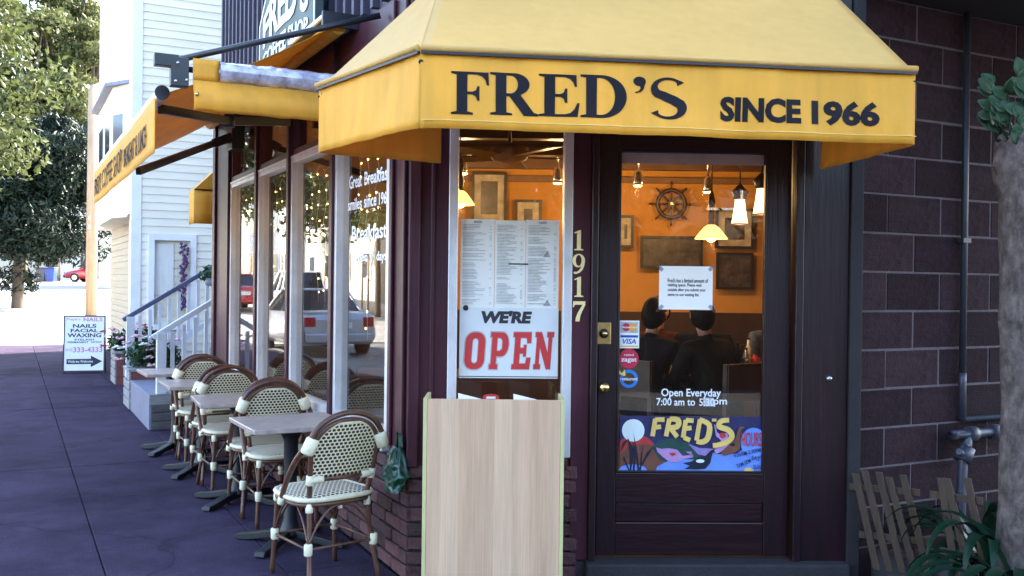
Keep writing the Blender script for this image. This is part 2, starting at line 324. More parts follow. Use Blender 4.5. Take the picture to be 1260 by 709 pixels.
# ------------------------------------------------------------------ mesh tools
class MB:
    def __init__(s): s.v = []; s.f = []; s.uv = None; s.sm = []
    def poly(s, pts, smooth=False):
        b = len(s.v); s.v += [tuple(p) for p in pts]; s.f.append(tuple(range(b, b+len(pts)))); s.sm.append(smooth); return s
    def box(s, x0, x1, y0, y1, z0, z1):
        if x0 > x1: x0, x1 = x1, x0
        if y0 > y1: y0, y1 = y1, y0
        if z0 > z1: z0, z1 = z1, z0
        b = len(s.v)
        s.v += [(x0, y0, z0), (x1, y0, z0), (x1, y1, z0), (x0, y1, z0), (x0, y0, z1), (x1, y0, z1), (x1, y1, z1), (x0, y1, z1)]
        for f in ((0, 3, 2, 1), (4, 5, 6, 7), (0, 1, 5, 4), (1, 2, 6, 5), (2, 3, 7, 6), (3, 0, 4, 7)):
            s.f.append(tuple(b+i for i in f)); s.sm.append(False)
        return s
    def obox(s, c, ax, ay, az):           # box from centre and three half axes
        c = Vector(c); b = len(s.v)
        for k in (-1, 1):
            for j, i in ((-1, -1), (-1, 1), (1, 1), (1, -1)):
                s.v.append(tuple(c+ax*i+ay*j+az*k))
        for f in ((0, 3, 2, 1), (4, 5, 6, 7), (0, 1, 5, 4), (1, 2, 6, 5), (2, 3, 7, 6), (3, 0, 4, 7)):
            s.f.append(tuple(b+i for i in f)); s.sm.append(False)
        return s
    def bar(s, a, b_, w_, h_, upv=Vector((0, 0, 1))):   # rectangular bar between two points
        a = Vector(a); b_ = Vector(b_); d = (b_-a); L = d.length; d = d/L
        x = d.cross(upv).normalized(); z = x.cross(d)
        return s.obox((a+b_)/2, d*(L/2), x*(w_/2), z*(h_/2))
    def tube(s, pts, rad, seg=8, closed=False, caps=True):
        pts = [Vector(p) for p in pts]; n = len(pts)
        if not hasattr(rad, '__len__'): rad = [rad]*n
        b = len(s.v); prev = None
        for i, p in enumerate(pts):
            if closed: t = pts[(i+1) % n]-pts[i-1]
            else: t = pts[min(i+1, n-1)]-pts[max(i-1, 0)]
            t.normalize()
            if prev is None:
                a = Vector((0, 0, 1)) if abs(t.z) < .9 else Vector((1, 0, 0))
                x = t.cross(a).normalized()
            else:
                x = (prev-t*prev.dot(t))
                x = x.normalized() if x.length > 1e-6 else t.orthogonal().normalized()
            prev = x; y = t.cross(x)
            for k in range(seg):
                an = 2*math.pi*k/seg
                s.v.append(tuple(p+(x*math.cos(an)+y*math.sin(an))*rad[i]))
        for i in range(n if closed else n-1):
            for k in range(seg):
                j = (i+1) % n; k2 = (k+1) % seg
                s.f.append((b+i*seg+k, b+i*seg+k2, b+j*seg+k2, b+j*seg+k)); s.sm.append(True)
        if caps and not closed:
            s.f.append(tuple(b+k for k in reversed(range(seg)))); s.sm.append(False)
            s.f.append(tuple(b+(n-1)*seg+k for k in range(seg))); s.sm.append(False)
        return s
    def lathe(s, prof, c=(0, 0, 0), seg=16, axis='z', caps=True):
        b = len(s.v); n = len(prof); c = Vector(c)
        for r, h in prof:
            for k in range(seg):
                a = 2*math.pi*k/seg; u, v = r*math.cos(a), r*math.sin(a)
                q = {'z': (u, v, h), 'y': (u, h, -v), 'x': (h, u, v)}[axis]
                s.v.append(tuple(c+Vector(q)))
        for i in range(n-1):
            for k in range(seg):
                k2 = (k+1) % seg
                s.f.append((b+i*seg+k, b+i*seg+k2, b+(i+1)*seg+k2, b+(i+1)*seg+k)); s.sm.append(True)
        if caps:
            s.f.append(tuple(b+k for k in reversed(range(seg)))); s.sm.append(False)
            s.f.append(tuple(b+(n-1)*seg+k for k in range(seg))); s.sm.append(False)
        return s
    def prism(s, loops, fn, th):          # 2D loops (outer + holes) -> solid; fn(u,v,w) -> point, w in 0..th (front 0)
        flat = [p for lp in loops for p in lp]
        tris = tessellate_polygon([[Vector((p[0], p[1], 0)) for p in lp] for lp in loops])
        b = len(s.v); n = len(flat)
        s.v += [tuple(fn(p[0], p[1], 0)) for p in flat]+[tuple(fn(p[0], p[1], th)) for p in flat]
        for t in tris:
            s.f.append((b+t[0], b+t[1], b+t[2])); s.sm.append(False)
            s.f.append((b+n+t[2], b+n+t[1], b+n+t[0])); s.sm.append(False)
        k = 0
        for lp in loops:
            m = len(lp)
            for i in range(m):
                j = (i+1) % m; s.f.append((b+k+i, b+k+j, b+n+k+j, b+n+k+i)); s.sm.append(False)
            k += m
        return s
    def grid(s, fn, nu, nv, smooth=True, uv=None):
        b = len(s.v)
        for j in range(nv+1):
            for i in range(nu+1):
                s.v.append(tuple(fn(i/nu, j/nv)))
                if uv is not None:
                    if s.uv is None: s.uv = {}
                    s.uv[len(s.v)-1] = uv(i/nu, j/nv)
        for j in range(nv):
            for i in range(nu):
                a = b+j*(nu+1)+i; s.f.append((a, a+1, a+nu+2, a+nu+1)); s.sm.append(smooth)
        return s
    def mesh(s, name, m, recalc=True):
        me = bpy.data.meshes.new(name); me.from_pydata(s.v, [], s.f)
        if m is not None: me.materials.append(MATS[m] if isinstance(m, str) else m)
        me.polygons.foreach_set('use_smooth', s.sm)
        if s.uv:
            l = me.uv_layers.new(name='UVMap')
            for i, lp in enumerate(me.loops): l.data[i].uv = s.uv.get(lp.vertex_index, (0, 0))
        if recalc:
            bm = bmesh.new(); bm.from_mesh(me); bmesh.ops.recalc_face_normals(bm, faces=bm.faces); bm.to_mesh(me); bm.free()
        me.update(); return me
    def build(s, name, m, parent=None, bev=0, mat=None, solid=0):
        me = s.mesh(name, m, recalc=not solid)
        return link(name, me, parent, bev, mat, solid)
def link(name, me, parent=None, bev=0, mat=None, solid=0):
    o = bpy.data.objects.new(name, me); COL.objects.link(o)
    if parent: o.parent = parent
    if mat is not None: o.matrix_local = mat
    if solid:
        q = o.modifiers.new('thickness', 'SOLIDIFY'); q.thickness = solid; q.offset = 0
    if bev:
        q = o.modifiers.new('bevel', 'BEVEL'); q.width = bev; q.segments = 2; q.limit_method = 'ANGLE'
    return o
def tag(o, label, cat, group=None):
    o['label'] = label; o['category'] = cat
    if group: o['group'] = group
    return o
def thing(name, label, cat, mat=None, group=None):
    o = bpy.data.objects.new(name, None); COL.objects.link(o); o.empty_display_size = .1
    if mat is not None: o.matrix_world = mat
    return tag(o, label, cat, group)
def struct(o, kind='structure'):
    o['kind'] = kind; return o
def copy_tree(o, parent=None):
    c = o.copy(); COL.objects.link(c); c.parent = parent
    for ch in o.children:
        copy_tree(ch, c)
    return c
def T(x, y, z, rz=0): return Matrix.Translation((x, y, z)) @ Matrix.Rotation(rz, 4, 'Z')

# text -> mesh in its own plane (x right, y up), built-in sans face
def text_mesh(s, size, th=.002, bold=0, align='LEFT', spacing=1.0, shear=0, sx=1.0, name='lettering', mat='ink', line=1.0):
    c = bpy.data.curves.new(name, 'FONT'); c.body = s; c.size = size; c.extrude = th/2; c.offset = bold
    c.align_x = align; c.space_character = spacing; c.shear = shear; c.space_line = line; c.resolution_u = 3
    o = bpy.data.objects.new(name, c); COL.objects.link(o)
    dg = bpy.context.evaluated_depsgraph_get()
    me = bpy.data.meshes.new_from_object(o.evaluated_get(dg)); me.name = name
    bpy.data.objects.remove(o); bpy.data.curves.remove(c)
    me.materials.clear(); me.materials.append(MATS[mat])
    if sx != 1.0: me.transform(Matrix.Scale(sx, 4, (1, 0, 0)))
    return me
UPRIGHT = Matrix.Rotation(R(90), 4, 'X')        # text plane -> xz plane facing -y
def bbox2(me):
    xs = [v.co.x for v in me.vertices]; ys = [v.co.y for v in me.vertices]
    return min(xs), max(xs), min(ys), max(ys)
def fit_text(s, x0, x1, z0, z1, y, mat, parent, name='lettering', bold=0, shear=0, spacing=1.0, th=.002, frame_m=None, line=1.0, align='LEFT'):
    """text that fills the rectangle x0..x1, z0..z1 on the plane y (facing -y) of its parent"""
    me = text_mesh(s, 1.0, .002, bold, align, spacing, shear, 1.0, name, mat, line)
    a, b, c, d = bbox2(me)
    sx = (x1-x0)/(b-a); sz = (z1-z0)/(d-c)
    for v in me.vertices:
        x, yy, z = v.co; v.co = (x0+(x-a)*sx, y-(th if z > 0 else 0), z0+(yy-c)*sz)
    me.update()
    return link(name, me, parent, mat=frame_m)
# ------------------------------------------------------------------ serif letters as outlines (cap height 1)
def arc(cx, cy, rx, ry, a0, a1, n=14):
    return [(cx+rx*math.cos(R(a0+(a1-a0)*i/n)), cy+ry*math.sin(R(a0+(a1-a0)*i/n))) for i in range(n+1)]
def stroke(cl, wf):
    n = len(cl); Lp = []; Rp = []
    for i, p in enumerate(cl):
        a = cl[max(i-1, 0)]; b = cl[min(i+1, n-1)]; dx, dy = b[0]-a[0], b[1]-a[1]; l = math.hypot(dx, dy) or 1
        h = wf(i/(n-1))/2
        Lp.append((p[0]-dy/l*h, p[1]+dx/l*h)); Rp.append((p[0]+dy/l*h, p[1]-dx/l*h))
    return Lp+Rp[::-1]
G = {}
G['F'] = (.76, [[(0, 0), (.43, 0), (.43, .045), (.32, .07), (.32, .47), (.42, .47), (.49, .43), (.52, .33), (.56, .33), (.56, .67), (.52, .67), (.49, .57), (.42, .535), (.32, .535), (.32, .94), (.52, .94), (.62, .90), (.68, .82), (.71, .70), (.75, .70), (.74, 1), (0, 1), (0, .955), (.11, .93), (.11, .07), (0, .045)]])
G['E'] = (.80, [[(0, 0), (.76, 0), (.80, .33), (.76, .33), (.70, .18), (.62, .09), (.52, .06), (.32, .06), (.32, .47), (.42, .47), (.49, .43), (.52, .33), (.56, .33), (.56, .67), (.52, .67), (.49, .57), (.42, .535), (.32, .535), (.32, .94), (.52, .94), (.62, .90), (.68, .82), (.71, .72), (.75, .72), (.74, 1), (0, 1), (0, .955), (.11, .93), (.11, .07), (0, .045)]])
G['D'] = (.92, [[(0, 0), (.42, 0)]+arc(.42, .5, .49, .5, -90, 90, 22)+[(.42, 1), (0, 1), (0, .955), (.11, .93), (.11, .07), (0, .045)],
                [(.32, .07), (.32, .93)]+arc(.40, .5, .28, .43, 90, -90, 22)])
G['R'] = (.95, [[(0, 0), (.43, 0), (.43, .045), (.32, .07), (.32, .45), (.38, .45), (.66, 0), (.95, 0), (.95, .045), (.86, .08), (.60, .475)]+arc(.46, .735, .31, .265, -60, 90, 14)+[(.46, 1), (0, 1), (0, .955), (.11, .93), (.11, .07), (0, .045)],
                [(.32, .52), (.32, .94)]+arc(.40, .73, .145, .21, 90, -90, 14)])
_s = arc(.35, .745, .25, .215, 25, 230, 20)[:-1]+[(.26, .565), (.35, .51), (.45, .455), (.52, .40)]+arc(.34, .265, .255, .225, 30, -160, 20)
G['S'] = (.66, [stroke(_s, lambda t: .055+.155*math.exp(-((t-.52)/.20)**2)+.09*math.exp(-(t/.035)**2)+.09*math.exp(-((1-t)/.035)**2))])
G["'"] = (.26, [[(.06, .62), (.15, .66), (.19, .73), (.20, .80)]+arc(.12, .89, .10, .105, -20, 270, 14)+[(.13, .785), (.14, .74), (.11, .68), (.05, .645)]])
G['1'] = (.40, [[(0, 0), (.40, 0), (.40, .05), (.29, .08), (.29, 1), (.22, 1), (.0, .88), (.0, .83), (.12, .86), (.12, .08), (0, .05)]])
G['7'] = (.56, [[(.13, 0), (.31, 0), (.34, .25), (.42, .5), (.56, .82), (.56, 1), (.03, 1), (.0, .70), (.05, .70), (.09, .80), (.14, .83), (.44, .83), (.24, .45), (.15, .2)]])
_n = arc(.28, .66, .21, .27, -70, 290, 24)
G['9'] = (.58, [arc(.28, .66, .28, .34, 250, -20, 24)+[(.53, .42), (.46, .22), (.33, .07), (.18, 0), (.10, .0), (.05, .06), (.10, .12), (.18, .10), (.28, .16), (.36, .27), (.40, .38), (.30, .33)],
                arc(.28, .67, .13, .27, 0, 360, 20)[:-1]])
def glyph(ch, fn, th, mat, parent, name='letter', cut=0):
    mb = MB(); mb.prism(G[ch][1], fn, th)
    return mb.build(name, mat, parent)

# ------------------------------------------------------------------ the ground
def rise(t): return max(0.0, min(1.0, (t-19)/58.0))*1.42
mb = MB()
ts = [-400, -60, -20, 0, 12, 19]+[19+58*i/12 for i in range(1, 13)]+[120, 300, 900, 1800]
os_ = [-1500, -300, -60, -20, 0, 20, 60, 300, 1500]
mb.grid(lambda u, v: S(ts[round(u*(len(ts)-1))], os_[round(v*(len(os_)-1))], -.16+rise(ts[round(u*(len(ts)-1))])), len(ts)-1, len(os_)-1, smooth=False)
struct(mb.build('ground', 'tarmac'))
mb = MB(); mb.v = [tuple(S(a, b, -.13)) for a, b in ((-60, 3.1), (19.8, 3.1), (19.8, 9.6), (-60, 9.6))]; mb.f = [(0, 1, 2, 3)]; mb.sm = [False]
struct(mb.build('road', 'asphalt'))
mb = MB()
pts = ((19.9, -14), (19.9, 9.6))
mb.grid(lambda u, v: S(19.85+58*u, -16+26*v, -.13+rise(19.85+58*u)), 12, 1, smooth=False)
struct(mb.build('cross_road', 'street'))
# pavement with its slabs
pv = bpy.data.objects.new('pavement', MB().box(-7, 19.4, -5, 3.08, -.2, -.022).mesh('pavement', 'joint')); COL.objects.link(pv); pv.matrix_world = SIDE; struct(pv)
tj = [-6.2, -4.1, -2.3, -.95, .35, 2.05, 3.85, 5.7, 7.7, 9.9, 12.2, 14.6, 17.0, 19.4]
oj = [-4.9, -3.5, -2.2, -.9, 0.02, .52, 1.35, 2.2, 3.07]
random.seed(3)
for i in range(len(tj)-1):
    for j in range(len(oj)-1):
        if oj[j+1] < .1 and tj[i] > -.2 : continue
        a0, a1, b0, b1 = tj[i]+.003, tj[i+1]-.003, oj[j]+.003, oj[j+1]-.003
        if oj[j+1] < .1 and tj[i+1] > 0: a1 = -.0
        m_ = MB().box(a0, a1, b0, b1, -.08, random.uniform(-.003, .001))
        m_.build('slab', 'concrete', pv, bev=.005)
kb = thing('kerb', 'long grey concrete kerb along the street edge of the pavement', 'kerb', SIDE)
for i in range(14):
    MB().box(-7+i*1.9, -7+i*1.9+1.885, 3.085, 3.24, -.2, .002).build('kerbstone', 'kerbstone', kb, bev=.012)
# pavement across the street and behind us
pf = MB().box(-60, 75, 9.6, 13.5, -.3, .0); o = pf.build('far_pavement', 'street'); o.matrix_world = SIDE; struct(o)

# ------------------------------------------------------------------ the cafe
cafe = thing('cafe_building', 'corner cafe with dark brown woodwork, tall windows and low brick base', 'building', SIDE)
E2S = SI @ ENT                                   # entry-frame pieces as children of the cafe
def epart(mb, name, mat, parent=cafe, bev=0):
    if parent is cafe: return mb.build(name, mat, parent, bev, E2S)
    o = mb.build(name, mat, parent, bev); return o
LEN = 5.0
SILL = .66; TR = 2.39; TOPW = 2.86
e_r = entry(1057, 350).x                         # right end of the entry front
e_wl = entry(560, 350).x; e_wr = entry(695, 350).x
e_dl = entry(737, 350).x; e_dr = entry(974, 350).x
e_bx = entry(1042, 350).x
# side windows: jamb positions from the photograph
edges = [side(481, 350).x, side(411, 350).x, side(357, 350).x, side(317, 350).x, side(283, 350).x]
posts = [(edges[i]-.0, edges[i]) for i in range(5)]
# posts between the windows, sill, head
mb = MB().box(0.0, edges[0], -.16, 0, .56, 3.0); mb.build('corner_post', 'brown_paint', cafe, bev=.006)
MB().box(.035, .075, .001, .022, .57, 2.98).build('corner_bead', 'brown_paint', cafe, bev=.006)
MB().box(edges[0]-.05, edges[0]-.005, .001, .02, SILL-.02, 2.98).build('corner_bead', 'brown_paint', cafe, bev=.006)
for i in range(1, 4):
    MB().box(edges[i]-.03, edges[i]+.035, -.15, .03, SILL-.02, 2.98).build('window_post', 'brown_paint', cafe, bev=.006)
MB().box(edges[4]-.03, LEN, -.15, .035, .56, 2.98).build('window_post', 'brown_paint', cafe, bev=.006)
MB().box(LEN, LEN+.11, -.3, .06, .02, 3.02).build('end_post', 'brown_paint', cafe, bev=.008)
MB().box(edges[0], edges[4]-.03, -.16, .045, SILL-.06, SILL-.012).build('window_sill', 'aluminium', cafe, bev=.006)
MB().box(0.0, LEN, -.16, -.002, TOPW, 3.0).build('head_beam', 'brown_paint', cafe, bev=.006)
for i in range(4):
    a, b = edges[i]+(.035 if i else 0), edges[i+1]-.03
    # big window: aluminium frame and pane
    m_ = MB(); fw = .04
    m_.box(a, a+fw+.015, -.07, .012, SILL-.01, TR-.02); m_.box(b-fw, b, -.07, .012, SILL-.01, TR-.02)
    m_.box(a+fw+.015, b-fw, -.068, .010, SILL-.01, SILL+.045); m_.box(a+fw+.015, b-fw, -.068, .010, TR-.055, TR-.02)
    wn = m_.build('window', 'aluminium', cafe, bev=.004)
    MB().box(a+fw+.01, b-fw+.005, -.036, -.030, SILL+.04, TR-.05).build('pane', 'glass_side', wn)
    # transom light above
    m_ = MB()
    m_.box(a, b, -.08, .005, TR-.018, TR+.045)
    m_.box(a, a+.045, -.08, .004, TR+.045, TOPW); m_.box(b-.045, b, -.08, .004, TR+.045, TOPW); m_.box(a+.045, b-.045, -.08, .003, TOPW-.05, TOPW)
    tn = m_.build('transom', 'brown_paint', cafe, bev=.004)
    MB().box(a+.04, b-.04, -.042, -.036, TR+.04, TOPW-.045).build('pane', 'glass_side', tn)
    MB().box(a+.03, b-.03, .006, .02, TR-.022, TR-.004).build('rail', 'aluminium', tn)
# entry front: corner panel, window, number panel, jambs
epart(MB().box(.0, e_wl-.035, -.02, .12, .56, 3.0), 'corner_panel', 'brown_paint', bev=.006)
epart(MB().box(-.004, .055, -.05, .02, .57, 2.98), 'panel_trim', 'brown_paint', bev=.008)
epart(MB().box(.105, .125, -.032, .02, .57, 2.98), 'panel_trim', 'brown_paint', bev=.006)
m_ = MB(); zb, zt = .62, 2.62
m_.box(e_wl-.035, e_wl+.012, -.03, .06, zb, zt); m_.box(e_wr-.012, e_wr+.035, -.03, .06, zb, zt)
m_.box(e_wl+.012, e_wr-.012, -.028, .058, zb, zb+.045); m_.box(e_wl+.012, e_wr-.012, -.028, .058, zt-.045, zt)
ew = epart(m_, 'window', 'aluminium', bev=.004)
MB().box(e_wl+.010, e_wr-.010, .012, .018, zb+.04, zt-.04).build('pane', 'glass', ew)
epart(MB().box(e_wl-.035, e_wr+.035, -.02, .12, zt, 3.0), 'head_panel', 'brown_paint', bev=.004)
epart(MB().box(e_wl-.02, e_wr+.02, -.055, .10, .565, .618), 'window_sill', 'brown_paint', bev=.008)
epart(MB().box(e_wr+.035, e_dl-.045, -.025, .12, .10, 3.0), 'number_panel', 'brown_paint', bev=.006)
epart(MB().box(e_dl-.045, e_dl-.008, -.045, .16, .10, 3.0), 'door_jamb', 'door_stile', bev=.006)
epart(MB().box(e_dr+.008, e_dr+.05, -.045, .16, .10, 3.0), 'door_jamb', 'door_stile', bev=.006)
epart(MB().box(e_dr+.05, e_bx, -.03, .14, .06, 3.0), 'side_board', 'door_stile', bev=.006)
epart(MB().box(e_bx, e_r, -.05, .14, .0, 3.0), 'edge_board', 'dark_seam', bev=.004)
z_dt = entry(850, 166).z; z_db = entry(850, 685).z
epart(MB().box(e_dl-.008, e_dr+.008, -.04, .16, z_dt+.01, 3.0), 'door_head', 'door_stile', bev=.004)
epart(MB().box(e_dl-.06, e_bx, -.10, .3, .0, z_db-.012), 'threshold', 'step_stone', bev=.012)
epart(MB().lathe([(.0, -.02), (.010, -.02), (.014, -.014), (.016, -.006), (.016, .0)], (entry(1017, 465).x, -.03, entry(1017, 465).z), 12, 'y', caps=False), 'bolt_head', 'steel')
# house number
for ch, py in (('1', 296), ('9', 325), ('1', 353), ('7', 383)):
    q = entry(711.5, py); h = .102
    def fn(u, v, w_, q=q, h=h, ch=ch): return E2S @ Vector((q.x+(u-G[ch][0]/2)*h*1.12, -.0285-.006+w_, q.z+(v-.5)*h))
    glyph(ch, fn, .007, 'number_paint', cafe, 'house_number')

# the door
gl, gr_ = entry(761, 350).x, entry(944, 350).x
gt, gb = entry(850, 185).z, entry(850, 583).z
dy0, dy1 = .015, .06
door = cafe
m_ = MB(); m_.box(e_dl, gl, dy0, dy1, z_db, z_dt)
dr = epart(m_, 'door', 'door_stile', bev=.005)
dr['label'] = 'dark brown glazed entrance door'
def dpart(mb, name, mat, bev=0): return mb.build(name, mat, dr, bev)
dpart(MB().box(gr_, e_dr, dy0, dy1, z_db, z_dt), 'stile', 'door_stile', .005)
dpart(MB().box(gl+.0005, gr_-.0005, dy0+.001, dy1, gt, z_dt-.001), 'rail', 'door_paint', .005)
zr = entry(850, 621).z
dpart(MB().box(gl+.0005, gr_-.0005, dy0+.001, dy1, zr, gb), 'rail', 'door_paint', .005)
dpart(MB().box(gl+.0005, gr_-.0005, dy0+.012, dy1-.005, z_db+.17, zr), 'kick_panel', 'door_paint', .005)
dpart(MB().box(gl+.0005, gr_-.0005, dy0+.001, dy1, z_db+.001, z_db+.17), 'rail', 'door_paint', .005)
m_ = MB(); m_.box(gl, gl+.012, dy0-.004, dy0+.03, gb, gt); m_.box(gr_-.012, gr_, dy0-.004, dy0+.03, gb, gt)
m_.box(gl+.012, gr_-.012, dy0-.004, dy0+.03, gb, gb+.012); m_.box(gl+.012, gr_-.012, dy0-.004, dy0+.03, gt-.012, gt)
dpart(m_, 'glazing_bead', 'door_stile', .003)
dpart(MB().box(gl+.008, gr_-.008, dy0+.018, dy0+.024, gb+.008, gt-.008), 'pane', 'glass')
q0, q1 = entry(735, 397), entry(752, 424)
dpart(MB().box(q0.x, q1.x, dy0-.004, dy0, q1.z, q0.z), 'lock_plate', 'brass', .002)
qc = (q0+q1)/2
dpart(MB().lathe([(.024, 0), (.024, -.012), (.018, -.018), (.0001, -.018)], (qc.x, dy0-.004, qc.z), 20, 'y'), 'lock_cylinder', 'black_metal')
dpart(MB().lathe([(.014, 0), (.014, -.006), (.0001, -.007)], (qc.x, dy0-.022, qc.z), 16, 'y'), 'keyhole', 'brass')
qk = entry(742.5, 476)
dpart(MB().lathe([(.022, 0), (.022, -.006), (.010, -.012), (.010, -.03), (.022, -.042), (.026, -.055), (.02, -.068), (.0001, -.072)], (qk.x, dy0, qk.z), 20, 'y'), 'door_knob', 'brass')

# brick base, each brick a piece
BH, BL, JT = .062, .205, .011
def brick_mesh(seed, L_, dep=.09):
    rnd = random.Random(seed); m_ = MB(); m_.box(0, L_, -dep, 0, 0, BH)
    me = m_.mesh('brick', 'brick')
    bm = bmesh.new(); bm.from_mesh(me)
    bmesh.ops.bevel(bm, geom=list(bm.edges), offset=.006, segments=1, affect='EDGES')
    for v in bm.verts: v.co += Vector((rnd.uniform(-1, 1), rnd.uniform(-1, 1), rnd.uniform(-1, 1)))*.0028
    bm.to_mesh(me); bm.free(); return me
bms = [brick_mesh(i, BL) for i in range(5)]; bhs = [brick_mesh(20+i, BL*.5-JT/2) for i in range(3)]
wb = MB().box(0.02, LEN, -.2, -.012, 0, .60).build('brick_base', 'mortar', cafe)
we = epart(MB().box(.0, e_dl-.05, .0, .2, 0, .56), 'brick_base', 'mortar')
random.seed(7)
for r in range(8):
    z = .004+r*(BH+JT); t = -.03 if r % 2 else -.03
    first = True
    while t < LEN-.06:
        half = (r % 2 == 1 and first)
        me = random.choice(bhs if half else bms)
        o = link('brick', me, wb); o.location = (t, .012+random.uniform(-.006, .007), z); t += (BL*.5-JT/2 if half else BL)+JT; first = False
    x = .004
    first = True
    while x < e_dl-.17:
        half = (r % 2 == 0 and first)
        me = random.choice(bhs if half else bms)
        if x+(BL*.5 if half else BL) > e_dl-.05: me = bhs[0]; half = True
        o = link('brick', me, we); o.rotation_euler = (0, 0, math.pi)
        o.location = (x+(BL*.5-JT/2 if half else BL), -.028+random.uniform(-.006, .006), z); x += (BL*.5-JT/2 if half else BL)+JT; first = False

# parapet with vertical battens above the side windows
MB().box(0.0, LEN, -.2, -.03, 3.02, 5.0).build('parapet', 'parapet', cafe)
for i in range(30):
    t = .08+i*.168
    if t > LEN-.03: break
    MB().box(t, t+.045, -.03, .012, 3.03, 4.98).build('batten', 'parapet', cafe)
epart(MB().box(-.02, 1.2, .005, .2, 3.02, 5.0), 'parapet', 'parapet')
m_ = MB(); z0, z1 = 3.03, 3.16
rp = [K+Vector((.02, .1, 0)), S(LEN, -.05), S(LEN, -1.9), Vector((4.4, 10.3, 0)), Vector((4.4, 6.5, 0)), Vector((1.9, 5.2, 0))]
loc = [SI @ p for p in rp]
m_.prism([[(p.x, p.y) for p in loc]], lambda u, v, w_: (u, v, z0+w_), .13)
m_.build('roof', 'dark_seam', cafe)
# inside: floor, ceiling, walls
m_ = MB(); m_.prism([[(p.x, p.y) for p in loc]], lambda u, v, w_: (u, v, .02+w_), .08); m_.build('floor', 'floor_wood', cafe)
CZ = 2.76
m_ = MB(); m_.prism([[(p.x, p.y) for p in loc]], lambda u, v, w_: (u, v, CZ+w_), .05); m_.build('ceiling', 'ceiling_wood', cafe)
def wpart(pts, z0, z1, th, name, mat):
    m_ = MB()
    for i in range(len(pts)-1):
        a, b = Vector(pts[i]), Vector(pts[i+1]); d = (b-a).normalized(); nn = Vector((-d.y, d.x, 0))*th
        m_.prism([[(a.x, a.y), (b.x, b.y), (b.x+nn.x, b.y+nn.y), (a.x+nn.x, a.y+nn.y)]], lambda u, v, w_: SI @ Vector((u, v, z0+w_)), z1-z0)
    return m_.build(name, mat, cafe)
YB = 10.1
wpart([(-1.4, YB, 0), (4.2, YB, 0)], .1, CZ, .1, 'inner_wall', 'orange_wall')
wpart([(4.2, YB, 0), (4.2, 6.5, 0)], .1, CZ, .1, 'inner_wall', 'orange_wall')
e_ = S(LEN-.1, -.16); e2 = S(LEN-.1, -1.75); wpart([(e2.x, e2.y, 0), (e_.x, e_.y, 0)], .1, CZ, -.08, 'inner_wall', 'dark_wood')
wpart([(-1.3, YB-.06, 0), (4.15, YB-.06, 0)], .1, 1.22, .05, 'wainscot', 'dark_wood')
b_ = BLK @ Vector((.0, .22, 0)); b2 = BLK @ Vector((2.9, .22, 0))
wpart([(b_.x, b_.y, 0), (b2.x, b2.y, 0)], .1, CZ, .06, 'inner_wall', 'dark_wood')
for k in range(5):
    y = 5.6+k*.95
    m_ = MB(); x0 = -.8-(y-5.6)*.45 if k < 4 else -.9
    a = SI @ Vector((x0, y, 0)); b = SI @ Vector((2.5 if k < 2 else 4.1, y, 0))
    m_.bar((a.x, a.y, CZ-.075), (b.x, b.y, CZ-.075), .12, .15); m_.build('ceiling_beam', 'dark_wood', cafe)
m_ = MB(); a = SI @ Vector((-1.25, YB-.05, 0)); b = SI @ Vector((4.15, YB-.05, 0)); m_.bar((a.x, a.y, 2.58), (b.x, b.y, 2.58), .05, .06); m_.build('picture_rail', 'ceiling_wood', cafe)
# blind behind the head of the door glass
dpart(MB().box(gl+.01, gr_-.01, dy0+.03, dy0+.036, entry(850, 201).z, gt-.008), 'blind', 'blind')

# ------------------------------------------------------------------ block wall to the right
bw = thing('block_wall', 'dark grey concrete block wall to the right of the door', 'wall', BLK)
MB().box(.002, 4.5, .0035, .2, 0, 3.0).build('mortar_bed', 'block_mortar', bw)
bl_me = []
for i in range(5):
    rnd = random.Random(i+50); me = MB().box(0, .397, -.0, .09, 0, .193).mesh('block', 'block')
    bm = bmesh.new(); bm.from_mesh(me); bmesh.ops.bevel(bm, geom=list(bm.edges), offset=.004, segments=1, affect='EDGES'); bm.to_mesh(me); bm.free(); bl_me.append(me)
hb_me = MB().box(0, .193, 0, .09, 0, .193).mesh('block', 'block')
zc = blk(1062, 480).z % .203
for r in range(16):
    z = zc-.203+r*.203+.005; x = 0.0; k = 0
    while x < 2.6:
        half = (r % 2 == 1 and k == 0)
        o = link('block', hb_me if half else random.choice(bl_me), bw); o.location = (x, random.uniform(-.002, .002), z)
        x += (.203 if half else .406); k += 1
MB().box(-.05, 4.6, -2.3, .3, 3.005, 3.2).build('soffit', 'dark_seam', bw, bev=.01)
MB().box(-.2, 16.0, .05, 6.0, 3.21, 14.0).build('upper_wall', 'block', bw)  # unseen mass, made this tall to shade the ground in front
# ------------------------------------------------------------------ the awning over the door
ZB = entry(1007, 213).z; 
A_ = depth(543, 198, 4.86); E_ = depth(1007, 213, 4.93)
ZB = (A_.z+E_.z)/2
def at_z(px, py, z): return on_plane(px, py, Vector((0, 0, z)), Vector((0, 0, 1)))
Cb = at_z(517, 158, ZB); Db = at_z(1125, 178, ZB); Bb = at_z(392, 188, ZB)
Ab = Vector((A_.x, A_.y-.02, ZB)); Eb = Vector((E_.x, E_.y-.03, ZB))
ZV = ZB+.295; ZT = 3.03
aw = thing('door_awning', 'yellow fabric awning over the corner entrance with dark lettering', 'awning', Matrix.Translation(K))
aw.matrix_world = Matrix.Identity(4)
def wave(s, h, amp, seed=0):                      # gentle fabric waviness
    return amp*(noise.noise(Vector((s*4.2, seed*7.3, h*.8)))*1.1+.45*noise.noise(Vector((s*13, seed*3.1, h*1.5))))*(1-h*.75)
up_z = Vector((0, 0, 1))
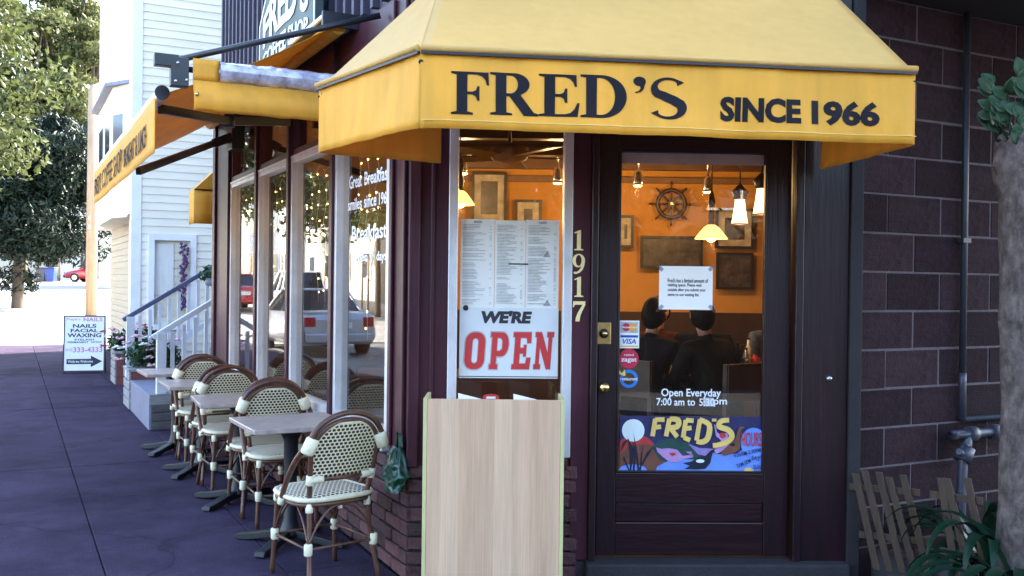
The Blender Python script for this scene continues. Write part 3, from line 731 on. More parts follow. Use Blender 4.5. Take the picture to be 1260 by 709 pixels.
def valance(a, b, seed, name='valance', drop=lambda u: 0.0, n=64):
    d = (b-a); L = d.length; d = d/L; nr = Vector((d.y, -d.x, 0))
    m_ = MB()
    def fn(u, v):
        hgt = ZV-ZB+drop(u)
        e = min(1, min(u, 1-u)*L/.05)
        return a+d*(u*L)+up_z*(-drop(u)*(1-v)+v*(ZV-ZB)) + nr*(wave(u*L, v, .021, seed)*e + .012*(1-v)*e)
    m_.grid(fn, n, 8)
    o = m_.build(name, 'awning', aw, solid=.0022); return o, d, nr, L
vf, fd, fn_, fL = valance(Cb, Db, 1, n=110)
vl, ld, ln_, lL = valance(Bb, Cb, 2, n=50)
vr, _, _, _ = valance(Db, Eb, 3, n=40)
va, _, _, _ = valance(Ab, Bb, 4, n=40)
# hem stitching strip along the bottom of the front valance
m_ = MB()
m_.grid(lambda u, v: Cb+fd*(u*fL)+up_z*(.030+v*.0035)+fn_*(wave(u*fL, .1, .021, 1)*min(1, min(u, 1-u)*fL/.05)+.0135), 110, 1)
m_.build('hem_stitch', 'mural_gold', aw, solid=.001)
# sloping canopy
Ct, Dt, Bt, At, Et = [Vector((p.x, p.y, ZV)) for p in (Cb, Db, Bb, Ab, Eb)]
A2 = Vector((Ab.x+.0, Ab.y, ZT)); E2 = Vector((Eb.x, Eb.y, ZT))
m_ = MB()
def slope(p, q, r, s_, sag, seed):
    def fn(u, v):
        lo = p.lerp(q, u); hi = r.lerp(s_, u); x = lo.lerp(hi, v)
        e = min(1, 6*min(u, 1-u))*min(1, 6*min(v, 1-v))
        return x+Vector((0, 0, -1))*(sag*math.sin(math.pi*v)*math.sin(math.pi*min(1, max(0, u)))+.006*e*noise.noise(Vector((u*5, v*3, seed))))
    return fn
m_.grid(slope(Ct, Dt, A2, E2, .02, 1), 48, 14); m_.build('canopy', 'awning_sheen', aw, solid=.0022)
m_ = MB(); m_.grid(slope(Bt, Ct, A2, A2, .0, 2), 24, 14); m_.build('canopy', 'awning_sheen', aw, solid=.0022)
m_ = MB(); m_.grid(slope(Dt, Et, E2, E2, .0, 3), 12, 14); m_.build('canopy', 'awning_sheen', aw, solid=.0022)
m_ = MB(); m_.grid(slope(At, Bt, A2, A2, .0, 4), 12, 14); m_.build('canopy', 'awning_sheen', aw, solid=.0022)
# dark keder rail where canopy and valance meet, and the tube frame behind
def off(p, dz, k): return p+up_z*dz
m_ = MB()
for a, b, nr in ((Ct, Dt, fn_), (Bt, Ct, ln_)):
    m_.bar(a+nr*.012-up_z*.004, b+nr*.012-up_z*.003, .012, .010)
m_.build('keder_rail', 'black_metal', aw)
m_ = MB()
for a, b, nr in ((Ct, Dt, fn_), (Bt, Ct, ln_)):
    m_.tube([a+nr*.014+up_z*.014, b+nr*.014+up_z*.014], .013, 10)
m_.build('piping', 'awning_sheen', aw)
m_ = MB()
for a, b in ((Ct, Dt), (Bt, Ct), (Dt, Et), (At, Bt)):
    dd = (b-a).normalized(); ins = Vector((-dd.y, dd.x, 0))*.025
    m_.tube([a+ins-up_z*.03, b+ins-up_z*.03], .011, 8)
for a, b in ((Ct, A2), (Dt, E2), (Bt, A2)): m_.tube([a-up_z*.04, b-up_z*.05], .010, 8)
m_.build('tube_frame', 'black_metal', aw)
# lettering on the front valance: place by pixel on the plane of the valance
def vpos(px, py):
    p = on_plane(px, py, Cb, fn_); return (p-Cb).dot(fd), p.z
def vpt(s, z, w_):
    v = (z-ZB)/(ZV-ZB); u = s/fL; e = min(1, min(u, 1-u)*fL/.05)
    return Cb+fd*s+up_z*(z-ZB)+fn_*(wave(s, v, .021, 1)*e+.012*(1-v)*e+.0036-w_)
def cut_mesh(me, step, axis_fn):
    pass
for ch, x0, x1, y0, y1 in (('F', 555, 601, 88, 143), ('R', 603, 662, 89, 144), ('E', 663, 712, 91, 145), ('D', 714, 770, 92, 147), ("'", 779, 794, 94, 150), ('S', 801, 844, 94, 149)):
    s0, za = vpos(x0, y0); s1, zb_ = vpos(x1, y1)
    w0 = max(p[0] for p in G[ch][1][0]); wmin = min(p[0] for p in G[ch][1][0])
    m2 = MB(); m2.prism(G[ch][1], lambda u, v, w_: (u, v, w_), 1)
    me = m2.mesh('letter', 'navy_letter'); bm = bmesh.new(); bm.from_mesh(me)
    for k in range(1, 12):
        bmesh.ops.bisect_plane(bm, geom=bm.verts[:]+bm.edges[:]+bm.faces[:], plane_co=(wmin+(w0-wmin)*k/12, 0, 0), plane_no=(1, 0, 0))
    for k in range(1, 8):
        bmesh.ops.bisect_plane(bm, geom=bm.verts[:]+bm.edges[:]+bm.faces[:], plane_co=(0, k/8, 0), plane_no=(0, 1, 0))
    for v in bm.verts:
        u, vv, w_ = v.co
        v.co = vpt(s0+(u-wmin)/(w0-wmin)*(s1-s0), zb_+vv*(za-zb_), .0015*w_)
    bmesh.ops.recalc_face_normals(bm, faces=bm.faces); bm.to_mesh(me); bm.free(); link('letter', me, aw)
def valance_text(s, x0, y0, x1, y1, bold):
    me = text_mesh(s, 1, .002, bold, mat='navy_letter'); a, b, c, d = bbox2(me)
    s0, za = vpos(x0, y0); s1, zb_ = vpos(x1, y1)
    bm = bmesh.new(); bm.from_mesh(me)
    for k in range(1, 30):
        bmesh.ops.bisect_plane(bm, geom=bm.verts[:]+bm.edges[:]+bm.faces[:], plane_co=(a+(b-a)*k/30, 0, 0), plane_no=(1, 0, 0))
    for v in bm.verts:
        x, y, z = v.co; v.co = vpt(s0+(x-a)/(b-a)*(s1-s0), zb_+(y-c)/(d-c)*(za-zb_), 0 if z > 0 else .0015)
    bm.to_mesh(me); bm.free(); return link('lettering', me, aw)
valance_text('SINCE', 886, 119, 984, 153, .045)
valance_text('1966', 998, 123, 1081, 157, .045)

# ------------------------------------------------------------------ retractable awning along the side windows
ra = thing('retractable_awning', 'long yellow retractable awning over the side windows', 'awning', SIDE)
OUT = 1.10; near = side(194, 114, OUT); far = side(119, 217, OUT); t0, t1 = near.x, far.x
zt_ = near.z*.6+far.z*.4; zb2 = 2.175
WZ = 2.98; WO = .12
m_ = MB(); m_.grid(lambda u, v: (t0+(t1-t0)*u, OUT+(WO-OUT)*v, zt_+.01+(WZ-zt_)*v-.03*math.sin(math.pi*v)), 20, 12); m_.build('canopy', 'awning', ra, solid=.002)
m_ = MB()
m_.grid(lambda u, v: (t0+(t1-t0)*u, OUT+.012+.004*math.sin(u*14)+.002*math.sin(u*33), zb2+(zt_-zb2)*v), 60, 6); m_.build('valance', 'awning', ra, solid=.002)
MB().box(t0-.02, t1+.02, OUT-.05, OUT+.004, zt_-.005, zt_+.055).build('front_bar', 'aluminium', ra, bev=.01)
MB().tube([(t0-.03, OUT-.02, zt_+.025), (t0-.01, OUT-.02, zt_+.025)], .038, 16).build('end_cap', 'black_metal', ra)
m_ = MB(); m_.tube([(t0+.02, WO-.02, WZ+.01), (t1, WO-.02, WZ+.01)], .05, 12); m_.build('roller', 'awning', ra)
MB().box(t0-.0, t1+.02, .0, WO+.05, WZ+.06, WZ+.075).build('hood', 'parapet', ra)
MB().box(t0, t0+.8, WO+.051, WO+.066, WZ+.058, WZ+.078).build('hood_trim', 'trim_white', ra)
MB().box(t0-.03, t0, .0, WO+.09, WZ-.01, WZ+.074).build('end_plate', 'black_metal', ra)
# folding arms
for ta, tb in ((t0+.45, t0+.25),):
    m_ = MB(); el = Vector(((ta+tb)/2+.55, .55, 2.52)); a = Vector((ta+.9, .06, 2.62)); b = Vector((tb, OUT-.05, zt_-.02))
    m_.bar(a, el, .05, .055); m_.bar(el, b, .04, .05); m_.tube([el-up_z*.04, el+up_z*.04], .035, 10); m_.build('folding_arm', 'black_metal', ra)
# the straight strut that shows under the valance
p0 = side(170, 211, 1.0); p1 = side(262, 177, .25); p2 = side(287, 168, .08)
m_ = MB(); m_.bar(p0, p1, .035, .05); m_.bar(p1, p2, .06, .075); m_.build('support_arm', 'black_metal', ra)
MB().box(p2.x-.1, p2.x+.12, .0, .11, p2.z-.12, p2.z+.14).build('arm_bracket', 'black_metal', ra, bev=.01)
# valance lettering (reads from the street)
for txt, f0, f1, hz in (("FRED'S", .02, .19, 1.0), ('COFFEE', .22, .43, 1.0), ('SHOP', .46, .60, 1.0), ('BREAKFAST', .64, .79, .82), ('&', .805, .825, .82), ('LUNCH', .84, .93, .82)):
    me = text_mesh(txt, 1, .002, .0, mat='navy_letter'); a, b, c, d = bbox2(me)
    for v in me.vertices:
        x, y, z = v.co; k = f0+(f1-f0)*(x-a)/(b-a); v.co = (t1-k*(t1-t0), OUT+.0225+(.002 if z > 0 else 0), zb2+.065+(y-c)/(d-c)*(zt_-zb2-.14)*hz)
    me.update(); link('lettering', me, ra)
# black tension tube from the bracket up to the wall
br = depth(216, 86, 5.13); b0 = SI @ br
m_ = MB(); pw = side(468, 19, .03); m_.tube([Vector((b0.x, b0.y, b0.z+.05)), pw], .017, 10); m_.build('stay_tube', 'black_metal', ra)

# ------------------------------------------------------------------ rolled clear curtain at the near end
rc = thing('roll_up_curtain', 'yellow end flap with rolled clear plastic curtain beside the door awning', 'curtain', Matrix.Identity(4))
La = depth(236, 104, 5.10); Ra = La+(-N)*.90
z_hi = depth(236, 73, 5.10).z; z_lo = depth(236, 138, 5.10).z
dl = (Ra-La).normalized(); nl = Vector((dl.y, -dl.x, 0))
def P(s, z, o_): return Vector((La.x, La.y, 0))+dl*s+up_z*z+nl*o_
W_ = .90; hh = z_hi-z_lo
def flap(u, v):        # rounded lower lip
    zz = z_lo+hh*v; bulge = .045*math.sin(math.pi*min(1, (1-v)/.55)) if v > .45 else .045*math.sin(math.pi*min(1, (v+.1)/.9))
    return P(u*W_, zz+.006*noise.noise(Vector((u*9, v*2, 3))), .03+max(0, .05*math.cos((v-.18)*math.pi/.7) if v < .53 else 0))
m_ = MB(); m_.grid(lambda u, v: flap(u, v*.60), 30, 10); m_.build('flap', 'awning', rc, solid=.003)
m_ = MB(); m_.grid(lambda u, v: P(u*.135, z_lo+hh*(.60+.40*v), .032), 4, 4); m_.build('end_flap', 'awning', rc, solid=.003)
rnd = random.Random(5)
m_ = MB()
def vin(u, v):
    an = v*2*math.pi*.999; r_ = .058*(1+.14*noise.noise(Vector((u*10, v*3, 1)))+.07*noise.noise(Vector((u*30-v*6, v*5, 7))))
    return P(.135+u*(W_-.135), z_lo+hh*.80+r_*math.sin(an), .012+r_*math.cos(an))
m_.grid(vin, 60, 14); m_.build('vinyl_roll', 'vinyl', rc)
m_ = MB()
m_.grid(lambda u, v: P(.13+u*(W_-.13), z_lo+hh*.80+.036*math.sin(v*6.28)*(1+.2*noise.noise(Vector((u*20, v*3, 4)))), .036*math.cos(v*6.28)), 50, 10); m_.build('vinyl_core', 'vinyl', rc)
MB().tube([P(-.04, z_lo+hh*.80, .0), P(W_, z_lo+hh*.80, .0)], .016, 8).build('curtain_rod', 'black_metal', rc)
m_ = MB(); bp_ = depth(214, 91, 5.10)
c_ = P((bp_-La).dot(dl), bp_.z, .0)
m_.obox(c_+dl*.02, dl*.045, nl*.03, up_z*.075); m_.obox(c_+up_z*.055-dl*.045, dl*.06, nl*.028, up_z*.032)
m_.build('bracket', 'black_metal', rc, bev=.004)
for a, b in ((.0, .045), (.045, -.04), (-.01, -.05)):
    MB().lathe([(.009, 0), (.009, -.004), (.0001, -.006)], (0, 0, 0), 10, 'y').build('bolt', 'steel', rc, mat=Matrix.Translation(c_+dl*(a+.01)+up_z*b+nl*.030) @ Matrix.Rotation(math.atan2(dl.y, dl.x), 4, 'Z'))
q = depth(241, 117, 5.06)
MB().lathe([(.010, 0), (.012, -.003), (.0001, -.003)], (0, 0, 0), 12, 'y').build('grommet', 'brass', rc, mat=Matrix.Translation(P((q-La).dot(dl), q.z, .085)) @ Matrix.Rotation(math.atan2(dl.y, dl.x), 4, 'Z'))

# ------------------------------------------------------------------ small awning over the side steps
sa = thing('stair_awning', 'small yellow awning over the side steps behind the cafe', 'awning', SIDE)
c1 = side(239, 233, .28); ta = 5.25
tA = ta; 
o_out = .26; zv = depth(239, 233, 9.8).z; zl = depth(239, 275, 9.8).z; ztp = depth(268, 190, 9.8).z
v_ = SI @ depth(239, 254, 9.8); tA = v_.x; o_out = v_.y
oi_ = -.55; ztop = zv+(ztp-zv)*(o_out-oi_)/max(.2, o_out-(SI @ depth(270, 190, 9.8)).y)*.62
m_ = MB(); m_.grid(lambda u, v: (tA+.32*u, o_out+(oi_-o_out)*v, zv+(ztop-zv)*v), 6, 6); m_.build('canopy', 'awning_sheen', sa, solid=.003)
m_ = MB(); m_.poly([(tA, o_out, zv), (tA, oi_, zv), (tA, oi_, ztop)]); m_.build('end_gusset', 'awning', sa, solid=.003)
m_ = MB(); m_.grid(lambda u, v: (tA, oi_+(o_out-oi_)*u, zl+(zv-zl)*v), 6, 3); m_.build('valance', 'awning', sa, solid=.003)
m_ = MB(); m_.grid(lambda u, v: (tA+.32*u, o_out, zl+(zv-zl)*v), 6, 3); m_.build('valance', 'awning', sa, solid=.003)
MB().bar((tA-.004, oi_, zv), (tA-.004, o_out, zv), .008, .012).build('keder_rail', 'dark_wood', sa)
MB().box(LEN+.11, 7.2, -.70, -.56, 0, 4.6).build('rear_wall', 'brown_paint', cafe)
MB().box(LEN+1.5, 10.4, -11.0, -3.6, 0, 8.0).build('shade_mass', 'parapet', cafe)  # unseen block added to keep sun off the pavement by the gap

# ------------------------------------------------------------------ hanging sign on the parapet
hs = thing('cafe_sign', 'dark green hand painted FRED\'S board on the parapet', 'sign', SIDE)
sa0 = side(388, 30, .12); sa1 = side(319, 60, .12)
tR, tL = sa0.x, sa1.x; zb3 = 3.06; zm = side(319, 35, .12).z
zmR = zm; ztp3 = zm+.42; tm = (tL+tR)/2; hw = (tL-tR)/2
def outline(ins):
    p = [(tR+ins, zb3+ins), (tL-ins, zb3+ins), (tL-ins, zm-ins*.3)]
    for i in range(1, 12):
        a = i/12; p.append((tL-ins-(2*hw-2*ins)*a, zm-ins*.6+(ztp3-zm)*math.sin(math.pi*a)**.9))
    p.append((tR+ins, zm-ins*.3)); return p
m_ = MB(); m_.prism([outline(0)], lambda u, v, w_: (u, .12-w_, v), .05); m_.build('board', 'sign_green', hs)
m_ = MB(); m_.prism([outline(.012), outline(.035)], lambda u, v, w_: (u, .124-w_, v), .003); m_.build('border', 'white', hs)
for word, z0_, z1_, bold, dome in (("FRED'S", zm-.20, zm+.04, .03, .17), ("COFFEE SHOP", zm-.34, zm-.24, .02, .05), ):
    me = text_mesh(word, 1, .002, bold, mat='white'); a, b, c, d = bbox2(me); ww = 2*hw*.80
    for v in me.vertices:
        x, y, z = v.co; k = (x-a)/(b-a); v.co = (tm+ww/2-k*ww, .125+(.002 if z > 0 else 0), z0_+(y-c)/(d-c)*(z1_-z0_)+dome*math.sin(math.pi*k)*((y-c)/(d-c)*.7+.3))
    me.update(); link('lettering', me, hs)
# ------------------------------------------------------------------ bistro chairs (face +y, origin on the ground)
def smooth_path(pts, n=6):
    pts = [Vector(p) for p in pts]; out = []
    for i in range(len(pts)-1):
        p0 = pts[max(i-1, 0)]; p1 = pts[i]; p2 = pts[i+1]; p3 = pts[min(i+2, len(pts)-1)]
        for k in range(n):
            t = k/n
            out.append(.5*((2*p1)+(p2-p0)*t+(2*p0-5*p1+4*p2-p3)*t*t+(3*p1-p0-3*p2+p3)*t**3))
    out.append(pts[-1]); return out
def make_chair():
    c = thing('bistro_chair', 'chair', 'chair')
    SH = .445
    # seat: slightly domed woven pad, rounded
    def sr(a):     # rounded-square outline
        e = 3.6; ca, sa_ = math.cos(a), math.sin(a)
        r_ = 1/((abs(ca)**e+abs(sa_)**e)**(1/e)); return r_*ca*(.212-.012*sa_), r_*sa_*.205
    m_ = MB(); n = 40
    def sf(u, v):
        a = u*2*math.pi; x, y = sr(a); k = v
        return (x*k, y*k, SH+.012*(1-k*k)-(.012*k**6))
    m_.grid(sf, n, 6, uv=lambda u, v: (sr(u*2*math.pi)[0]*v, sr(u*2*math.pi)[1]*v))
    seat = m_.build('seat', 'weave_seat', c, solid=.008)
    m_ = MB(); m_.tube([(*sr(2*math.pi*i/n), SH-.012) for i in range(n)], .013, 8, closed=True); m_.build('seat_rim', 'seat_rim', seat)
    m_ = MB(); m_.tube([(sr(2*math.pi*i/n)[0]*.97, sr(2*math.pi*i/n)[1]*.97, SH-.036) for i in range(n)], .012, 8, closed=True); m_.build('seat_ring', 'rattan', c)
    # legs
    fl = [(-.165, .165), (.165, .165)]; rl = [(-.16, -.17), (.16, -.17)]
    for x, y in fl:
        m_ = MB(); m_.tube(smooth_path([(x, y, SH-.03), (x*1.03, y*1.05, .25), (x*1.10, y*1.13, 0)], 4), .0135, 8); m_.build('leg', 'rattan', c)
    for x, y in rl:
        m_ = MB(); m_.tube(smooth_path([(x, y, SH-.02), (x*1.05, y*1.12, .25), (x*1.22, y*1.45, 0)], 4), .0135, 8); m_.build('leg', 'rattan', c)
    # back: inner arch and forward-flared outer arch
    def back_y(z): return -.172-(z-SH)*.235
    inner = []
    for i in range(25):
        s_ = i/24; a = math.pi*s_
        if s_ < .001: pass
        x = -.168*math.cos(a) if True else 0
        inner.append((x, 0, 0))
    zc_ = .66; top = .855
    path = [(-.158, back_y(SH-.03), SH-.03), (-.172, back_y(.55), .55), (-.182, back_y(zc_), zc_)]
    for i in range(1, 12):
        a = math.pi*(1-i/12); z = zc_+(top-.03-zc_)*math.sin(a)**.85; path.append((.182*math.cos(a), back_y(z)-.008*math.sin(a), z))
    path += [(.182, back_y(zc_), zc_), (.172, back_y(.55), .55), (.158, back_y(SH-.03), SH-.03)]
    m_ = MB(); m_.tube(smooth_path(path, 2), .0135, 8); m_.build('back_frame', 'rattan', c)
    path2 = [(-.218, .02, SH-.045), (-.226, -.06, .52), (-.224, -.155, .635), (-.205, back_y(.72)-.004, .72)]
    for i in range(2, 11):
        a = math.pi*(1-i/12); z = zc_+(top-zc_)*math.sin(a)**.85; path2.append((.208*math.cos(a), back_y(z)-.004, z+.004))
    path2 += [(.205, back_y(.72)-.004, .72), (.224, -.155, .635), (.226, -.06, .52), (.218, .02, SH-.045)]
    m_ = MB(); m_.tube(smooth_path(path2, 2), .0145, 8); m_.build('outer_frame', 'rattan', c)
    m_ = MB(); m_.tube([(-.172, back_y(.535), .535), (0, back_y(.535)-.02, .535), (.172, back_y(.535), .535)], .0125, 8); m_.build('back_rail', 'rattan', c)
    # woven back
    def bf(u, v):
        z = .545+(top-.045-.545)*v
        if z < zc_: hw_ = .172+.008*(z-.545)/(zc_-.545)
        else: hw_ = .178*math.sqrt(max(0, 1-((z-zc_)/(top-.036-zc_))**2.1))
        x = (u*2-1)*hw_
        return (x, back_y(z)-.022*(1-(x/.18)**2)+.004, z)
    m_ = MB(); m_.grid(bf, 20, 22, uv=lambda u, v: (bf(u, v)[0], bf(u, v)[2])); bk = m_.build('back_panel', 'weave_back', c, solid=.007)
    m_ = MB(); ed = [bf(0, j/22) for j in range(23)]+[bf(1, 1-j/22) for j in range(23)]; m_.tube(ed, .008, 6, closed=True); m_.build('panel_edge', 'seat_rim', bk)
    # stretchers and curved braces
    z = .20
    q = [(-.172, .178), (.172, .178), (.182, -.205), (-.182, -.205)]
    for i in range(4):
        a, b = q[i], q[(i+1) % 4]; m_ = MB(); m_.tube([(a[0], a[1], z), (b[0], b[1], z)], .0075, 6); m_.build('stretcher', 'rattan', c)
    for i in range(4):
        a, b = q[i], q[(i+1) % 4]; mid = Vector(((a[0]+b[0])/2*.97, (a[1]+b[1])/2*.97, SH-.045))
        for p in (a, b):
            m_ = MB(); m_.tube(smooth_path([(p[0], p[1], z+.02), ((p[0]*.7+mid.x*.3), (p[1]*.7+mid.y*.3), .32), ((p[0]*.35+mid.x*.65), (p[1]*.35+mid.y*.65), .385), mid], 3), .0065, 6); m_.build('brace', 'rattan', c)
    # pale bindings
    def bind(a, b, r_): m_ = MB(); m_.tube([a, Vector(a).lerp(Vector(b), .1), Vector(a).lerp(Vector(b), .9), b], [r_*.8, r_, r_, r_*.8], 10); m_.build('binding', 'binding', c)
    for p in q: bind((p[0]*.995, p[1]*.995, z-.028), (p[0], p[1], z+.03), .021)
    for x, y in fl+rl: bind((x*1.01, y*1.02, SH-.075), (x, y, SH-.03), .019)
    for s_ in (-1, 1):
        bind((s_*.212, back_y(.70), .67), (s_*.182, back_y(.765), .745), .034)
        bind((s_*.178, back_y(.535)-.002, .535), (s_*.105, back_y(.535)-.012, .535), .019)
        bind((s_*.170, back_y(.52), .51), (s_*.172, back_y(.56), .56), .02)
        bind((s_*.219, .015, SH-.055), (s_*.219, .0, SH-.02), .021)
    for p in ((0, -.185, SH-.05), (0, .175, SH-.05)): bind((p[0], p[1], p[2]-.02), (p[0], p[1], p[2]+.02), .014)
    return c
chair = make_chair()
angD = math.atan2(D.y, D.x)-math.pi/2           # rotation that turns +y onto D
CH = [(.24, .37, 12, 'nearest woven bistro chair with its back to us, by the green bag'),
      (1.44, .28, 178, 'woven bistro chair facing us across the nearest marble table'),
      (1.84, .30, 2, 'woven bistro chair back to back behind the nearest table\'s far chair'),
      (2.53, .36, 182, 'woven bistro chair facing us across the second table from the front'),
      (2.95, .36, 3, 'woven bistro chair between the second and third tables, back to us'),
      (3.62, .36, 179, 'woven bistro chair facing us at the third table from the front'),
      (4.04, .34, -2, 'farthest woven bistro chair next to the steps')]
for i, (t, o_, a, lab) in enumerate(CH):
    c = chair if i == 0 else copy_tree(chair)
    p = S(t, o_); c.location = (p.x, p.y, .0); c.rotation_euler = (0, 0, angD+R(a)); tag(c, lab, 'chair', 'bistro chairs along the side windows')

def make_table():
    t = thing('cafe_table', 'table', 'table')
    HT = .70
    tp = MB().box(-.285, .285, -.285, .285, HT-.026, HT).build('tabletop', 'marble', t, bev=.004)
    MB().box(-.21, .21, -.21, .21, HT-.034, HT-.0265).build('spider_plate', 'cast_iron', t)
    MB().lathe([(.10, HT-.036), (.065, HT-.06), (.042, HT-.11), (.036, .35), (.038, .14), (.06, .07), (.07, .05)], (0, 0, 0), 14).build('column', 'cast_iron', t)
    for k in range(4):
        a = k*math.pi/2+math.pi/4; d = Vector((math.cos(a), math.sin(a), 0)); n_ = Vector((-d.y, d.x, 0))
        m_ = MB(); prof = [(0, .085), (.10, .075), (.25, .045), (.33, .035), (.345, .012), (.33, .004), (.26, .004), (.1, .03), (0, .03)]
        m_.prism([prof], lambda u, v, w_: d*u+n_*(w_-.03)+Vector((0, 0, v)), .06); m_.build('foot', 'cast_iron', t, bev=.006)
    return t
tab = make_table()
TB = [(.90, .36, 'nearest square marble cafe table, in front of the nearest chair'),
      (2.08, .41, 'second square marble cafe table from the front'),
      (3.22, .46, 'third square marble cafe table from the front'),
      (4.28, .50, 'farthest square marble cafe table, beside the steps')]
for i, (t, o_, lab) in enumerate(TB):
    c = tab if i == 0 else copy_tree(tab)
    p = S(t, o_); c.location = (p.x, p.y, 0); c.rotation_euler = (0, 0, angD+R((2, -3, 1, 2)[i])); tag(c, lab, 'table', 'marble cafe tables along the side windows')

# ------------------------------------------------------------------ pale wood leaflet box by the door
bx0 = depth(521, 491, 4.50); bx1 = depth(695, 490, 4.50)
lb = thing('leaflet_box', 'pale wood-veneer box standing under the OPEN sign', 'box', Matrix.Translation((bx0.x, 4.50, 0)) @ Matrix.Rotation(R(.5), 4, 'Z'))
bw_ = bx1.x-bx0.x; bz = bx0.z; dp = .25
MB().box(.018, bw_-.018, .0, .018, .02, bz).build('front_panel', 'maple', lb, bev=.002)
for x0, x1 in ((0, .0175), (bw_-.0175, bw_)):
    MB().box(x0, x1, -.002, dp, .0, bz+.004).build('side_panel', 'maple_edge', lb, bev=.002)
MB().box(.018, bw_-.018, dp-.02, dp-.002, .02, bz-.2).build('back_panel', 'maple', lb)
MB().box(.018, bw_-.018, .0185, dp-.021, .05, .068).build('bottom', 'maple', lb)
for k in range(2):
    MB().box(.02, bw_-.02, .02, dp-.022, .42+k*.3, .436+k*.3).build('shelf', 'maple', lb)
for (px, lab, m2) in ((580, 'white folded leaflet standing in the left of the box', 'paper'), (648, 'white folded leaflet standing in the right of the box', 'paper')):
    q = depth(px, 488, 4.60)
    lf = thing('leaflet', lab, 'leaflet', Matrix.Translation((q.x, 4.62, bz-.265)) @ Matrix.Rotation(R(-14), 4, 'Z') @ Matrix.Rotation(R(8), 4, 'X'), 'leaflets in the wooden box')
    m_ = MB(); m_.prism([[(-.055, 0), (.055, 0), (.055, .262), (-.055, .285)]], lambda u, v, w_: (u, w_, v), .004); m_.build('sheet', m2, lf)
    MB().box(-.045, -.015, -.002, .0, .235, .255).build('print', 'ink', lf)
q = depth(604, 489, 4.62)
rl_ = thing('red_card', 'dark red card poking out of the wooden box', 'card', Matrix.Translation((q.x, 4.64, bz-.27)))
m_ = MB(); m_.prism([[(-.04, 0), (.04, 0), (.04, .265)]+arc(.0, .265, .04, .016, 0, 180, 8)+[(-.04, .265)]], lambda u, v, w_: (u, w_, v), .004); m_.build('card_sheet', 'mural_red', rl_)
MB().box(-.022, .022, -.0015, .0, .258, .268).build('print', 'white', rl_)

# ------------------------------------------------------------------ green plastic bag tied by the sill
gb_ = thing('plastic_bag', 'crumpled green plastic bag tied beside the nearest chair', 'bag', Matrix.Translation(S(.03, .02, .59)))
m_ = MB()
def bag(u, v):
    a = u*2*math.pi; z = .11-.30*v
    r_ = (.045+.085*math.sin(min(1, v*1.25)*math.pi*.62))*(1-.35*max(0, v-.75)*4*.6)
    n_ = noise.noise(Vector((math.cos(a)*2.2, math.sin(a)*2.2, v*4)))+.5*noise.noise(Vector((math.cos(a)*5, math.sin(a)*5, v*9)))
    r_ *= 1+.42*n_
    v3 = D*(math.cos(a)*r_*1.15)+N*(math.sin(a)*r_*.55+.035)-D*(.05*v)+N*(.05*v)
    return (v3.x, v3.y, z+.02*noise.noise(Vector((a, v*3, 2))))
gb_.scale = (.66, .66, .72); m_.grid(bag, 40, 24); m_.build('bag_body', 'green_bag', gb_)
m_ = MB(); m_.tube([Vector((0, 0, .05))+D*(math.cos(a_/8*math.pi)*.075)+N*(math.sin(a_/8*math.pi)*.05+.035) for a_ in range(9)], .003, 5); m_.build('tie_string', 'white', gb_)
m_ = MB()
for k in (-1, 1):
    m_.grid(lambda u, v: tuple(Vector((0, 0, .10+.10*v))+D*(k*.03+(u-.5)*.06*(1-.4*v))+N*(.03+.015*math.sin(u*5+k))), 6, 5)
m_.build('handle_ear', 'green_bag', gb_)

# ------------------------------------------------------------------ signs and prints on the entry glass (inside of the pane faces)
def ething(name, lab, cat, y=0.0, group=None): return thing(name, lab, cat, ENT @ Matrix.Translation((0, y, 0)), group)
# menus
GYI = .011                                    # front face of window glass
x0, x1 = entry(566, 350).x, entry(688, 350).x
zt0, zb0 = entry(625, 270).z, entry(625, 380).z
mnu = ething('menu_sheet', 'large white three-column menu taped inside the entry window', 'menu', .020)
xm = [x0+(x1-x0)*k for k in (0, .345, .66, 1.0)]
for k in range(3):
    MB().box(xm[k]+.001, xm[k+1]-.001, 0.0+.0012*k, .0008+.0012*k, zb0, zt0-(0.0, .004, .0)[k]).build('page', 'paper', mnu)
rnd = random.Random(11)
m_ = MB()
for k in range(3):
    xa, xb = xm[k]+.012, xm[k+1]-.012; z = zt0-.03
    if k != 1: m_.box((xa+xb)/2-.02, (xa+xb)/2+.02, -.002, -.0006, zt0-.02, zt0-.008)
    while z > zb0+.02:
        if rnd.random() < .14: z -= .009; continue
        L_ = (xb-xa)*rnd.uniform(.35, .8); m_.box(xa, xa+L_, -.002, -.0006, z, z+.0026)
        if rnd.random() < .6: m_.box(xb-.014, xb-.004, -.002, -.0006, z, z+.0026)
        z -= .0075
m_.build('print', 'grey_ink', mnu)
q = entry(638, 325)
MB().box(q.x-.05, q.x+.05, -.002, -.0008, q.z-.003, q.z+.004).build('heading', 'ink', mnu)
for py in (313, 373):
    q = entry(673, py); m_ = MB(); m_.prism([[(q.x-.018, q.z-.014), (q.x+.018, q.z-.014), (q.x+.012, q.z), (q.x+.003, q.z+.018), (q.x-.008, q.z+.002)]], lambda u, v, w_: (u, -.002+w_, v), .0012); m_.build('emblem', 'grey_ink', mnu)
